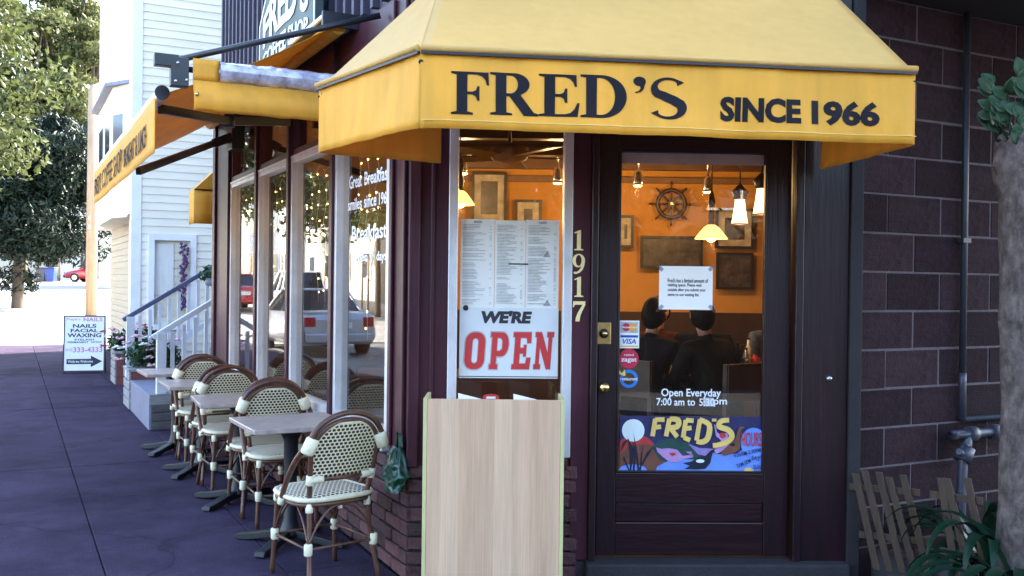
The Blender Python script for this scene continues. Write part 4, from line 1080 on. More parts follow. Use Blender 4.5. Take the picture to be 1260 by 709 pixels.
# OPEN sign
ztO, zbO = entry(625, 379).z, entry(625, 466).z
op = ething('open_sign', "white WE'RE OPEN sign with big red letters in the entry window", 'sign', .0195)
MB().box(x0, x1, .0, .003, zbO, ztO).build('board', 'white', op)
MB().box(x0, x1, -.0012, -.0004, zbO+.006, zbO+.010).build('border', 'ink', op)
def tx(s, px0, py0, px1, py1, mat, y, parent, bold=0, shear=0, name='lettering', spacing=1.0, grow=0, line=1.0, align='LEFT'):
    a = entry(px0, py1); b = entry(px1, py0)
    return fit_text(s, a.x-grow, b.x+grow, a.z-grow, b.z+grow, y, mat, parent, name, bold, shear, spacing, .0006, line=line, align=align)
tx("WE'RE", 592, 383, 655, 398, 'ink', -.0006, op, .06, .15)
def rrect(x0, y0, x1, y1, r_):
    return arc(x1-r_, y1-r_, r_, r_, 0, 90, 5)+arc(x0+r_, y1-r_, r_, r_, 90, 180, 5)+arc(x0+r_, y0+r_, r_, r_, 180, 270, 5)+arc(x1-r_, y0+r_, r_, r_, 270, 360, 5)
def off2(lp, d_):
    n_ = len(lp); A2_ = sum(lp[i][0]*lp[(i+1) % n_][1]-lp[(i+1) % n_][0]*lp[i][1] for i in range(n_)); s_ = 1 if A2_ > 0 else -1; out = []
    for i in range(n_):
        p, q, r_ = lp[i-1], lp[i], lp[(i+1) % n_]; a1 = Vector((q[0]-p[0], q[1]-p[1])); b1 = Vector((r_[0]-q[0], r_[1]-q[1]))
        if a1.length < 1e-6: a1 = b1
        if b1.length < 1e-6: b1 = a1
        n1 = Vector((a1.y, -a1.x)).normalized(); n2 = Vector((b1.y, -b1.x)).normalized(); m2 = (n1+n2); m2 = m2/max(.6, m2.length_squared)*2*.5*2 if m2.length > 1e-6 else n1
        out.append((q[0]+s_*d_*m2.x*.5*1.0, q[1]+s_*d_*m2.y*.5*1.0))
    return out
BLOCKY = {'O': [rrect(0, 0, .62, 1, .26), rrect(.22, .17, .40, .83, .085)],
          'P': [[(0, 0), (.30, 0), (.30, .14), (.24, .14), (.24, .34), (.40, .34)]+arc(.40, .67, .24, .33, -90, 90, 10)+[(.40, 1), (0, 1), (0, .86), (.05, .86), (.05, .14), (0, .14)], [(.24, .50), (.24, .84), (.34, .84), (.41, .78), (.41, .56), (.34, .50)]],
          'E': [[(0, 0), (.60, 0), (.62, .32), (.48, .32), (.45, .16), (.25, .16), (.25, .42), (.36, .42), (.36, .34), (.46, .34), (.46, .66), (.36, .66), (.36, .58), (.25, .58), (.25, .84), (.45, .84), (.47, .70), (.61, .70), (.60, 1), (0, 1), (0, .86), (.06, .86), (.06, .14), (0, .14)]],
          'N': [[(0, 0), (.26, 0), (.26, .14), (.20, .14), (.20, .58), (.48, 0), (.64, 0), (.64, .86), (.70, .86), (.70, 1), (.44, 1), (.44, .86), (.50, .86), (.50, .45), (.24, 1), (0, 1), (0, .86), (.06, .86), (.06, .14), (0, .14)]]}
for k, (ch, xa, xb) in enumerate((('O', 569, 598), ('P', 600, 627), ('E', 628, 655), ('N', 655, 682))):
    a = entry(xa, 455); b = entry(xb, 409); wg = max(p[0] for p in BLOCKY[ch][0])
    for lay_, (mt, gr) in enumerate((('ink', .040), ('white', .020), ('open_red', -.006))):
        gr *= .5 if ch in 'EN' else 1; loops = [off2(lp, gr if i == 0 else -gr*.6) for i, lp in enumerate(BLOCKY[ch])]
        m_ = MB(); m_.prism(loops, lambda u, v, w_: (a.x+.004+(u/wg)*(b.x-a.x-.014)+v*.012, -.0006-.0008*lay_+w_, a.z+v*(b.z-a.z)), .0005); m_.build('letter', mt, op)
q = entry(573, 379)
MB().lathe([(.014, 0), (.014, -.002), (.0001, -.003)], (q.x, -.0025, q.z), 16, 'y').build('suction_cup', 'pipe', op)

# door prints sit on the outside of the door glass
DG = dy0+.018
nt_ = ething('taped_notice', 'white waiting-list notice taped to the middle of the door glass', 'notice', DG-.003)
a, b = entry(812, 381), entry(879, 328)
MB().box(a.x, b.x, 0, .001, a.z, b.z).build('sheet', 'paper', nt_)
for k, (s_, yy, wdt) in enumerate((("Fred's has a limited amount of", 346, 50), ("waiting space. Please wait", 352, 42), ("outside after you submit your", 358, 47), ("name to our waiting list.", 364, 39))):
    tx(s_, 823, yy-3, 823+wdt, yy+1.6, 'ink', -.0006, nt_, .012)
for (px, py, r_) in ((813, 329, 45), (878, 329, -45), (813, 380, -45), (878, 380, 45)):
    q = entry(px, py); m_ = MB(); m_.box(-.022, .022, -.0016, -.0006, -.009, .009)
    m_.build('tape', 'tape', nt_, mat=Matrix.Translation((q.x, 0, q.z)) @ Matrix.Rotation(R(r_), 4, 'Y'))
cs = ething('card_sticker', 'credit card sticker on the door glass, topmost of three stickers', 'sticker', DG-.002)
a, b = entry(763, 429), entry(788, 395)
MB().box(a.x, b.x, 0, .0008, a.z, b.z).build('backing', 'white', cs)
zm_ = (a.z+b.z)/2; xc = (a.x+b.x)/2; w2 = (b.x-a.x)/2
def disc(cx, cz, r_, y, n=24, rz=None): m_ = MB(); m_.prism([arc(cx, cz, r_, rz or r_, 0, 360, n)[:-1]], lambda u, v, w_: (u, y+w_, v), .0005); return m_
MB().box(a.x+.006, b.x-.006, -.0006, -.0002, zm_+.008, b.z-.006).build('card', 'grey_ink', cs)
disc(xc-.016, zm_+.037, .021, -.0012).build('disc', 'sticker_red', cs); disc(xc+.018, zm_+.037, .021, -.0018).build('disc', 'card_orange', cs)
MB().box(a.x+.006, b.x-.006, -.0006, -.0002, zm_-.016, zm_-.004).build('band', 'visa_blue', cs)
MB().box(a.x+.006, b.x-.006, -.0006, -.0002, a.z+.006, a.z+.014).build('band', 'visa_gold', cs)
fit_text('VISA', a.x+.016, b.x-.016, a.z+.022, zm_-.022, -.0006, 'visa_blue', cs, bold=.02, shear=.2, th=.0004)
fit_text('MasterCard', a.x+.012, b.x-.012, zm_+.032, zm_+.042, -.0022, 'white', cs, bold=.02, th=.0004)
rs = ething('round_sticker', 'round red sticker in the middle of three on the door glass', 'sticker', DG-.002)
q = entry(775, 442); disc(q.x, q.z, .051, 0).build('disc', 'sticker_red', rs)
fit_text('zagat', q.x-.040, q.x+.040, q.z-.022, q.z+.004, -.0005, 'white', rs, bold=.012, th=.0004); fit_text('rated', q.x-.024, q.x+.024, q.z+.014, q.z+.026, -.0005, 'white', rs, th=.0004)
bs = ething('round_sticker', 'round blue ring sticker, lowest of three on the door glass', 'sticker', DG-.002)
q = entry(775, 467); m_ = MB(); m_.prism([arc(q.x, q.z, .047, .047, 0, 360, 28)[:-1], arc(q.x, q.z, .031, .031, 0, 360, 28)[:-1]], lambda u, v, w_: (u, w_, v), .0005); m_.build('ring', 'sticker_blue', bs)
fit_text('restaurant', q.x-.044, q.x+.044, q.z-.008, q.z+.006, -.0006, 'white', bs, bold=.01, th=.0004)
m_ = MB(); m_.prism([[(q.x-.05, q.z+.045), (q.x-.036, q.z+.030), (q.x-.022, q.z+.048), (q.x-.018, q.z+.014), (q.x-.036, q.z+.018), (q.x-.054, q.z+.026)]], lambda u, v, w_: (u, -.0007+w_, v), .0005); m_.build('arrow', 'mural_gold', bs)
hr = ething('opening_hours', 'white opening-hours lettering on the lower door glass', 'lettering', DG-.002)
tx('Open Everyday', 815, 479.5, 889, 491.5, 'white', -.0002, hr, .014)
tx('7:00 am to', 809, 491, 857, 500, 'white', -.0002, hr, .014)
tx('pm', 880, 492.8, 896.5, 501.5, 'white', -.0002, hr, .014)
tx('5:30', 862, 491.5, 881, 500.5, 'white', -.0002, hr, .008)
a, b = entry(867, 501), entry(880, 490.5); MB().box(a.x, b.x, .0003, .0007, a.z, b.z).build('patch', 'grey_ink', hr)

# ------------------------------------------------------------------ painted panel at the foot of the glass
mu = ething('painted_panel', 'hand painted blue FRED\'S panel with moon and birds on the door', 'painting', DG-.005)
a, b = entry(761, 583.5), entry(944, 514); X0, X1, Z0, Z1 = a.x, b.x, a.z, b.z
MB().box(X0+.008, X1-.008, 0, .003, Z0+.006, Z1).build('board', 'mural_navy', mu)
lay = [0]
def mp(px, py): q = entry(px, py); return (min(max(q.x, X0+.009), X1-.009), min(max(q.z, Z0+.007), Z1-.001))
def Zp(zx, zy): return mp(740+zx*220/1260, 480+zy*120/687)
def shape(pts, mat, name, raw=False):
    lay[0] += 1; y = -.00035*lay[0]-.0004
    m_ = MB(); m_.prism([[p if raw else Zp(*p) for p in pts]], lambda u, v, w_: (u, y+w_, v), .0003); return m_.build(name, mat, mu)
def ell(cx, cy, rx, ry, a0=0, a1=360, n=24): return [(cx+rx*math.cos(R(a0+(a1-a0)*i/n)), cy+ry*math.sin(R(a0+(a1-a0)*i/n))) for i in range(n+(0 if abs(a1-a0) == 360 else 1))]
shape(ell(250, 460, 150, 140, 180, 360), 'mural_red', 'hill')
shape([(115, 575), (120, 460), (200, 400), (300, 385), (390, 395), (470, 470), (460, 575)], 'mural_brown', 'hill')
shape([(360, 410), (420, 360), (530, 345), (620, 370), (700, 450), (720, 520), (600, 540), (420, 500)], 'mural_green', 'hill')
shape([(620, 385), (700, 415), (800, 420), (880, 380), (870, 430), (780, 480), (690, 460)], 'mural_mauve', 'sky_band')
shape([(390, 580), (400, 545), (470, 510), (560, 490), (700, 500), (800, 460), (960, 455), (1000, 430), (1160, 420), (1160, 580)], 'mural_water', 'water')
shape(ell(225, 580, 105, 50, 180, 360), 'mural_water', 'water')
shape(ell(230, 290, 80, 80), 'mural_moon', 'moon')
for pts in ([(205, 575), (215, 575), (240, 430), (190, 340), (205, 450)], [(260, 575), (275, 575), (255, 420), (230, 300), (245, 430)], [(225, 575), (240, 575), (250, 430), (225, 360), (235, 470)], [(275, 575), (285, 570), (300, 390), (285, 460)], [(270, 560), (280, 560), (370, 410), (330, 440)], [(195, 570), (205, 570), (165, 470), (160, 490)], [(120, 450), (130, 450), (195, 350), (160, 370)]):
    shape(pts, 'mural_black', 'reed')
shape([(390, 410), (430, 420), (480, 415), (540, 425), (580, 470), (655, 460), (600, 440), (640, 438), (655, 480), (590, 490), (540, 515), (480, 510), (430, 470), (400, 440)], 'mural_pink', 'bird')
shape([(480, 450), (520, 445), (535, 460), (505, 472)], 'mural_red', 'wing')
shape([(580, 520), (640, 510), (690, 480), (740, 470), (780, 430), (805, 420), (825, 435), (790, 450), (775, 520), (740, 560), (680, 565), (590, 562), (630, 540)], 'mural_black', 'bird')
shape(ell(703, 506, 30, 13), 'mural_moon', 'eye')
shape([(970, 290), (985, 260), (1020, 265), (990, 290), (985, 420), (940, 450), (870, 470), (850, 450), (900, 370), (950, 350)], 'mural_brown', 'bird')
shape(ell(932, 390, 18, 12), 'mural_black', 'eye')
shape([(800, 245), (815, 255), (820, 300), (845, 320), (900, 300), (900, 395), (850, 440), (820, 455), (800, 430), (870, 390), (840, 350), (815, 330)], 'mural_pink', 'bird')
shape(ell(862, 325, 22, 20), 'mural_red', 'wing')
shape(ell(1080, 375, 92, 105), 'mural_water', 'sun_disc')
shape(ell(1045, 580, 35, 28, 180, 360), 'mural_gold', 'sun_disc')
def zst(cl, wd, mat, name='letter'):
    lay[0] += 1; y = -.00035*lay[0]-.0004
    c2 = [Zp(*p) for p in cl]; c3 = smooth_path([(p[0], p[1], 0) for p in c2], 4) if len(c2) > 2 else c2
    lp = stroke([(p[0], p[1]) for p in c3], lambda t: wd*(1.0+.25*math.sin(t*3.1)))
    m_ = MB(); m_.prism([lp], lambda u, v, w_: (u, y+w_, v), .0003); m_.build(name, mat, mu)
GD = 'mural_gold'; wd = .0235
for cl in ([(385, 205), (365, 330)], [(385, 212), (450, 212)], [(380, 268), (425, 262)],
           [(485, 205), (460, 330)], [(485, 208), (545, 215), (540, 260), (480, 270)], [(490, 270), (540, 335)],
           [(600, 215), (580, 340)], [(600, 215), (655, 220)], [(595, 275), (640, 270)], [(585, 338), (630, 358)],
           [(700, 210), (675, 360)], [(695, 210), (765, 250), (755, 340), (715, 370), (675, 365)],
           [(800, 205), (800, 225)], [(905, 215), (850, 222), (835, 260), (900, 285), (925, 330), (890, 370), (830, 390), (790, 395)]):
    zst(cl, wd, GD)
# HOURS and the scribbled times
def ptxt(s, zx0, zy0, zx1, zy1, mat, rot=0, bold=.01):
    lay[0] += 1; y = -.00035*lay[0]-.0004
    me = text_mesh(s, 1, .002, bold, mat=mat); a, b, c, d = bbox2(me); p0 = Zp(zx0, zy1); p1 = Zp(zx1, zy0); mx_, mz_ = (p0[0]+p1[0])/2, (p0[1]+p1[1])/2; cr, sr_ = math.cos(R(rot)), math.sin(R(rot))
    for v in me.vertices:
        x, yy, z = v.co; u = p0[0]+(x-a)/(b-a)*(p1[0]-p0[0])-mx_; w_ = p0[1]+(yy-c)/(d-c)*(p1[1]-p0[1])-mz_
        v.co = (mx_+u*cr-w_*sr_, y-(.0003 if z > 0 else 0), mz_+u*sr_+w_*cr)
    me.update(); link('lettering', me, mu)
ptxt('HOURS', 992, 300, 1136, 400, 'mural_red', 0, .012)
ptxt('6:30AM-2:30PM', 935, 430, 1130, 458, 'mural_navy', 12, .01); ptxt('7AM-3PM', 955, 505, 1060, 535, 'mural_navy', 24, .01); ptxt('SAT', 1062, 470, 1125, 500, 'mural_navy', -10, .01); ptxt('SUN', 1075, 530, 1130, 560, 'mural_navy', 0, .01)
# ------------------------------------------------------------------ inside the cafe
FZ = .10
def lamp_light(name, loc, e, col=(1, .62, .25), r_=.05, parent=None):
    l = bpy.data.lights.new(name, 'POINT'); l.energy = e; l.color = col; l.shadow_soft_size = r_
    o = bpy.data.objects.new(name, l); COL.objects.link(o); o.location = loc
    if parent: o.parent = parent
    return o
LE = 3.0
# ship's wheel on the back wall
q = depth(826, 251, YB-.12); sw = thing('ship_wheel', "brown wooden ship's wheel hung on the orange back wall", 'ship wheel', Matrix.Translation(q))
sw.scale = (.74, .74, .74); rw = .19
m_ = MB(); m_.tube([(rw*math.cos(a), 0, rw*math.sin(a)) for a in [2*math.pi*i/32 for i in range(32)]], .030, 8, closed=True); m_.build('rim', 'dark_wood', sw)
MB().lathe([(.05, -.03), (.05, .03)], (0, 0, 0), 16, 'y').build('hub', 'dark_wood', sw)
MB().lathe([(.018, -.04), (.018, .0)], (0, 0, 0), 12, 'y').build('hub_cap', 'brass', sw)
for k in range(8):
    a = k*math.pi/4+.0; d = Vector((math.cos(a), 0, math.sin(a)))
    m_ = MB(); m_.tube([d*.04, d*.10, d*.17, d*.24, d*.27, d*.31], [.012, .017, .013, .012, .018, .010], 8); m_.build('spoke', 'dark_wood', sw)
# pictures on the back wall
def picture(px0, py0, px1, py1, mat, lab, mount=True, Y=YB-.09):
    a = depth(px0, py1, Y); b = depth(px1, py0, Y); fw = .028
    p = thing('framed_picture', lab, 'picture', Matrix.Translation(((a.x+b.x)/2, Y, a.z)), 'framed pictures on the back wall')
    w2 = (b.x-a.x)/2; h = b.z-a.z; m_ = MB()
    m_.box(-w2, -w2+fw, -.012, .02, 0, h); m_.box(w2-fw, w2, -.012, .02, 0, h); m_.box(-w2+fw, w2-fw, -.011, .02, 0, fw); m_.box(-w2+fw, w2-fw, -.011, .02, h-fw, h); m_.build('frame', 'frame_black', p)
    MB().box(-w2+fw, w2-fw, .004, .012, fw, h-fw).build('print', mat, p)
    if mount:
        MB().box(-w2+fw*3.4, w2-fw*3.4, .0, .003, fw*3.4, h-fw*3.4).build('image', 'picture_dark', p)
picture(880, 257, 928, 306, 'picture_pale', 'framed drawing right of the bell-shaped pendant lamp')
picture(881, 311, 927, 356, 'picture_dark', 'dark framed picture below the framed drawing', False)
picture(788, 291, 865, 330, 'picture_dark', 'wide dark framed picture behind the taped notice', False)
picture(760, 265, 780, 305, 'picture_pale', 'small framed picture at the left edge of the door glass')
picture(580, 212, 624, 275, 'picture_pale', 'tall framed picture seen through the entry window')
picture(633, 246, 667, 285, 'picture_pale', 'small framed picture above the menus in the entry window')
picture(940, 265, 990, 345, 'picture_pale', 'framed picture at the right edge of the door glass')
# pendant lamps
def bell(px, py, Y, wpx, lab):
    p = depth(px, py, Y); r_ = wpx/2*Y/FPX
    t = thing('pendant_lamp', lab, 'lamp', Matrix.Translation(p), 'bell-shaped pendant lamps')
    MB().lathe([(r_, 0), (r_*.93, .012), (r_*.72, .045), (r_*.45, .085), (r_*.16, .11)], (0, 0, 0), 20, caps=False).build('lamp_shade', 'shade_glow', t, solid=.003)
    MB().lathe([(.0001, -.028), (.03, -.015), (.036, .01), (.02, .04), (.012, .07)], (0, 0, 0), 12).build('bulb', 'bulb', t)
    MB().lathe([(.03, .10), (.022, .14), (.028, .17), (.016, .24), (.03, .28), (.012, .36)], (0, 0, 0), 12).build('lamp_stem', 'dark_wood', t)
    MB().tube([(0, 0, .34), (0, 0, CZ-p.z)], .006, 6).build('cord', 'frame_black', t)
    lamp_light('lamp_glow', (0, 0, -.07), LE*.5, parent=t)
bell(875, 294, 7.4, 40, 'bell-shaped amber pendant lamp hanging behind the door glass')
bell(566, 252, 7.2, 36, 'amber pendant lamp at the left edge of the entry window')
def cone(px, py, Y, lab):
    p = depth(px, py, Y); t = thing('cone_lamp', lab, 'lamp', Matrix.Translation(p), 'small cone pendant lamps')
    MB().lathe([(.055, 0), (.050, .02), (.036, .11), (.030, .165)], (0, 0, 0), 16, caps=False).build('lamp_shade', 'bulb', t, solid=.003)
    MB().lathe([(.058, -.004), (.058, .006)], (0, 0, 0), 16).build('shade_ring', 'dark_wood', t)
    MB().lathe([(.03, .165), (.05, .175), (.045, .19), (.06, .22), (.03, .25), (.012, .27)], (0, 0, 0), 10).build('canopy', 'dark_wood', t)
    MB().tube([(0, 0, .26), (0, 0, CZ-p.z)], .006, 6).build('cord', 'frame_black', t)
    lamp_light('lamp_glow', (0, 0, -.06), LE*.12, parent=t)
cone(910, 276, 6.6, 'left of two small glowing cone lamps in the door glass')
cone(937, 264, 6.3, 'right of two small glowing cone lamps in the door glass')
# ceiling spots
for px, py, lab in ((785, 224, 'ceiling spotlight left of the ship\'s wheel'), (871, 232, 'ceiling spotlight above the bell-shaped pendant lamp'), (570, 209, 'bare lit ceiling spotlight at the left of the entry window'), (686, 221, 'lit ceiling spotlight at the right of the entry window')):
    p = depth(px, py, 8.6); t = thing('ceiling_spot', lab, 'spotlight', Matrix.Translation(p), 'ceiling spotlights')
    MB().lathe([(.042, -.03), (.044, .0), (.036, .08), (.02, .11)], (0, 0, 0), 12).build('housing', 'steel', t)
    MB().lathe([(.0001, -.042), (.034, -.04), (.038, -.031)], (0, 0, 0), 12).build('bulb', 'bulb', t)
    MB().tube([(0, 0, .10), (0, .0, CZ-p.z)], .01, 6).build('stem', 'steel', t); lamp_light('spot_glow', (0, .10, -.08), LE*.9, parent=t)
# ceiling fan
p = depth(627, 190, 7.3); fan = thing('ceiling_fan', 'brown ceiling fan seen through the top of the entry window', 'fan', Matrix.Translation(p))
MB().lathe([(.05, -.06), (.12, -.045), (.15, .0), (.14, .05), (.05, .08)], (0, 0, 0), 18).build('motor', 'ceiling_wood', fan)
MB().tube([(0, 0, .08), (0, 0, CZ-p.z)], .014, 8).build('rod', 'dark_wood', fan)
for k in range(5):
    a = k*2*math.pi/5+.2; d = Vector((math.cos(a), math.sin(a), 0)); n_ = Vector((-d.y, d.x, .15))
    m_ = MB(); m_.obox(d*.42+Vector((0, 0, -.02)), d*.26, n_*.07, Vector((0, 0, .005))); m_.build('blade', 'dark_wood', fan)
# side counter and tables inside
def itable(x, y, w_, d_, lab):
    t = thing('dining_table', lab, 'table', Matrix.Translation((x, y, FZ)), 'tables inside the cafe')
    MB().box(-w_/2, w_/2, -d_/2, d_/2, .72, .75).build('tabletop', 'dark_wood', t, bev=.004)
    MB().lathe([(.22, 0), (.22, .03), (.04, .06), (.04, .70), (.15, .72)], (0, 0, 0), 12).build('pedestal', 'cast_iron', t)
    return t
itable(1.25, 7.35, .8, .65, 'dark table between the diners behind the door glass')
itable(2.05, 7.9, .9, .7, 'dark table with bottles at the right of the door glass')
itable(-.75, 7.0, .8, .65, 'dark table behind the nearest side window')
itable(-1.6, 8.5, .8, .65, 'dark table behind the far side windows')
for i, (px, py, h, r_, mt, lab) in enumerate(((901, 403, .16, .025, 'steel', 'steel shaker on the table right of the diners'), (908, 403, .20, .028, 'cloth_dark', 'dark bottle on the table right of the diners'), (918, 403, .15, .03, 'steel', 'wide steel jug on the table right of the diners'), (921, 402, .23, .022, 'white', 'tall pale bottle on the table right of the diners'), (930, 403, .10, .04, 'ketchup', 'red squat container on the table right of the diners'))):
    p = depth(px, py, 7.8+.04*i); b_ = thing('table_bottle', lab, 'bottle', Matrix.Translation((p.x, p.y, FZ+.75)), 'bottles on the table inside')
    MB().lathe([(r_, 0), (r_, h*.6), (r_*.5, h*.75), (r_*.45, h*.92)], (0, 0, 0), 10).build('bottle_body', mt, b_)
    MB().lathe([(r_*.5, h*.92), (r_*.5, h)], (0, 0, 0), 10).build('cap', 'frame_black', b_)
# seated diners
def person(x, y, rz, shirt, hairm, lab, lean=.12, arm=0.35, turn=0, z0=0):
    root = thing('person', lab, 'person', T(x, y, FZ+z0, rz))
    def skin(name, verts, edges, rad, mat, parent):
        me = bpy.data.meshes.new(name); me.from_pydata(verts, edges, []); me.materials.append(MATS[mat])
        o = bpy.data.objects.new(name, me); COL.objects.link(o); o.parent = parent
        sk = o.modifiers.new('skin', 'SKIN'); sk.use_smooth_shade = True
        for i, r_ in enumerate(rad): me.skin_vertices[0].data[i].radius = (r_, r_) if not isinstance(r_, tuple) else r_
        me.skin_vertices[0].data[0].use_root = True
        sb = o.modifiers.new('sub', 'SUBSURF'); sb.levels = 1; sb.render_levels = 2; return o
    L_ = lean
    V = [(0, 0, .52), (0, L_*.4, .70), (0, L_*.9, .92), (0, L_, 1.00), (0, L_+.02, 1.07),
         (-.19, L_*.95, .95), (-.25, L_+.06, .72), (-.17, L_+.26, .70), (-.11, L_+.36, .74),
         (.19, L_*.95, .95), (.25, L_+.06, .72), (.17, L_+.26, .70), (.11, L_+.36, .74),
         (-.11, .02, .48), (-.14, .42, .50), (-.15, .45, .28), (-.15, .44, .07), (-.15, .55, .04),
         (.11, .02, .48), (.14, .42, .50), (.15, .45, .28), (.15, .44, .07), (.15, .55, .04)]
    Ed = [(0, 1), (1, 2), (2, 3), (3, 4), (2, 5), (5, 6), (6, 7), (7, 8), (2, 9), (9, 10), (10, 11), (11, 12), (0, 13), (13, 14), (14, 15), (15, 16), (16, 17), (0, 18), (18, 19), (19, 20), (20, 21), (21, 22)]
    rad = [(.15, .12), (.15, .12), (.15, .11), .06, .05, .065, .055, .045, .035, .065, .055, .045, .035, .09, .075, .06, .045, .04, .09, .075, .06, .045, .04]
    skin('body', V, Ed, rad, shirt, root)
    hy = L_+.04; hz = 1.18; ct, st_ = math.cos(turn), math.sin(turn)
    m_ = MB()
    def hd(u, v):
        a = u*2*math.pi; b = math.pi*(v-.5)
        x_ = .075*math.cos(b)*math.cos(a); y_ = .095*math.cos(b)*math.sin(a); z_ = .118*math.sin(b)
        if y_ > 0 and abs(a-math.pi/2) < .35 and -.3 < math.sin(b) < .12: y_ += .022*(1-abs(a-math.pi/2)/.35)
        if math.sin(b) < -.3: x_ *= .85; 
        if y_ > .05 and .02 < math.sin(b) < .2 and .25 < abs(x_)/.075 < .6: y_ -= .008
        return (x_*ct-y_*st_, hy+x_*st_+y_*ct, hz+z_)
    m_.grid(hd, 28, 18)
    m_.tube([(0, L_+.0, 1.03), (0, hy, 1.12)], [.052, .05], 10)
    for s_ in (-1, 1):
        e_ = Vector((s_*.076, -.005, .0)); m_.tube([Vector((e_.x*ct, hy+e_.x*st_, hz-.025)), Vector((e_.x*ct*1.06, hy+e_.x*st_*1.06, hz+.02))], .014, 6)
    m_.build('head', 'skin', root)
    m_ = MB()
    def hh_(u, v):
        a = u*2*math.pi; b = math.pi*(.02+(.62-.17*math.sin(a))*v)
        x_ = .084*math.sin(b)*math.cos(a); y_ = .104*math.sin(b)*math.sin(a)-.012; z_ = .128*math.cos(b)
        if y_ > .02 and z_ < .05: z_ = .05+(z_-.05)*.1; y_ *= .8
        k = 1+.10*noise.noise(Vector((math.cos(a)*3, math.sin(a)*3, v*5+x)))+.06*noise.noise(Vector((math.cos(a)*9, math.sin(a)*9, v*14)))
        return ((x_*ct-y_*st_)*k, hy+(x_*st_+y_*ct)*k, hz+z_)
    m_.grid(hh_, 24, 12); m_.build('hair', hairm, root, solid=.01)
    for s_ in (-1, 1):
        m_ = MB(); hx, hy2, hz2 = s_*.10, L_+.38, .75
        m_.obox((hx, hy2, hz2), Vector((.035, 0, 0)), Vector((0, .04, 0)), Vector((0, 0, .014)))
        for f_ in range(4):
            bx_ = hx-.027+f_*.018; ln = (.055, .065, .06, .048)[f_]; m_.tube([(bx_, hy2+.035, hz2), (bx_, hy2+.04+ln*.6, hz2-.004), (bx_, hy2+.04+ln, hz2-.016)], [.009, .0085, .007], 6)
        m_.tube([(hx-s_*.03, hy2-.02, hz2), (hx-s_*.055, hy2+.01, hz2-.002), (hx-s_*.06, hy2+.035, hz2-.01)], [.011, .01, .008], 6)
        m_.build('hand', 'skin', root)
    ch_ = thing('dining_chair', lab.replace(lab.split(' in ')[0], 'dark wooden chair under the diner'), 'chair', T(x, y, FZ+z0, rz), 'chairs inside the cafe')
    MB().box(-.20, .20, -.18, .20, .40, .43).build('seat', 'dark_wood', ch_)
    MB().box(-.19, .19, -.20, -.17, .60, .86).build('backrest', 'dark_wood', ch_)
    for sx in (-.18, .18):
        for sy in (-.17, .18): MB().box(sx-.018, sx+.018, sy-.018, sy+.018, 0, .40 if sy > 0 else .86).build('leg', 'dark_wood', ch_)
person(.96, 7.1, R(-40), 'cloth_dark', 'hair', 'person in dark coat seated left with back to the door', turn=.2)
person(1.18, 8.25, R(200), 'cloth_brown', 'hair', 'person in brown top seated behind the table facing us', turn=-.2)
person(1.62, 8.15, R(165), 'cloth_dark', 'hair_grey', 'person in dark jacket seated beside the brown-topped diner', turn=.2)
person(1.53, 6.9, R(35), 'cloth_green', 'hair', 'person in olive jacket seated nearest the door glass', turn=-.5, lean=.2)
person(2.32, 8.75, R(190), 'cloth_plaid', 'hair', 'person in plaid blue shirt seated behind the bottles', turn=.3)
# paper on the table edge
p = depth(920, 418, 7.3); o = tag(MB().box(-.14, .14, -.1, .1, 0, .004).build('menu_card', 'paper'), 'pale menu lying on the table at the right of the door', 'menu'); o.location = (2.0, 7.68, FZ+.752); o.rotation_euler = (0, 0, .4)

# fairy lights inside the side windows
for i in range(4):
    a, b = edges[i]+.12, edges[i+1]-.1; rnd = random.Random(30+i)
    fl_ = thing('fairy_lights', 'strings of tiny warm fairy lights inside the %s side window' % ('nearest', 'second', 'third', 'farthest')[i], 'fairy lights', SIDE @ Matrix.Translation((0, -.10, 0)), 'fairy lights in the side windows')
    wire = MB(); bul = MB(); zt3 = 2.30; nstr = 5
    swag = [(a+(b-a)*k/12, 0, zt3-.05*math.sin(math.pi*((k*3/12) % 1))) for k in range(13)]
    wire.tube(swag, .0022, 4)
    for k in range(nstr):
        t = a+(b-a)*(k+.5)/nstr; L_ = rnd.uniform(.35, 1.15); pts = [(t+.012*math.sin(j*1.7+k), .01*math.cos(j*2.1), zt3-.04-L_*j/8) for j in range(9)]; wire.tube(pts, .0018, 4)
        n_ = int(L_/.10)
        for j in range(n_):
            z = zt3-.06-j*.10-rnd.uniform(0, .03); r_ = .0045; c_ = (t+rnd.uniform(-.02, .02), rnd.uniform(-.012, .012), z)
            bul.lathe([(.0005, -r_*1.6), (r_, -r_*.3), (r_*.6, r_), (.0005, r_*1.5)], c_, 6)
    wire.build('wire', 'fairy_wire', fl_); bo = bul.build('bulb', 'fairy', fl_); bo['kind'] = 'stuff'
# lettering on the nearest side window (reads from the street)
wl = thing('window_lettering', 'white lettering about breakfast painted on the nearest side window', 'lettering', SIDE @ Matrix.Translation((0, -.0285, 0)))
def stext(s, tl, tr_, z0_, z1_, mat, bold=.015):
    if ' ' in s:
        n_ = len(s); k = 0
        for wd_ in s.split(' '):
            stext(wd_, tl-(tl-tr_)*k/n_, tl-(tl-tr_)*(k+len(wd_))/n_, z0_, z1_, mat, bold); k += len(wd_)+1
        return
    me = text_mesh(s, 1, .002, bold, mat=mat); a, b, c, d = bbox2(me)
    for v in me.vertices:
        x, y, z = v.co; k = (x-a)/(b-a); v.co = (tl-k*(tl-tr_), .0012 if z > 0 else .0004, z0_+(y-c)/(d-c)*(z1_-z0_))
    me.update(); link('lettering', me, wl)
wa, wb_ = edges[0]+.09, edges[1]-.08
stext('Great Breakfast', wb_-.12, wa+.02, 2.055, 2.135, 'white'); stext('smiles since 1966', wb_-.10, wa+.02, 1.925, 1.995, 'white')
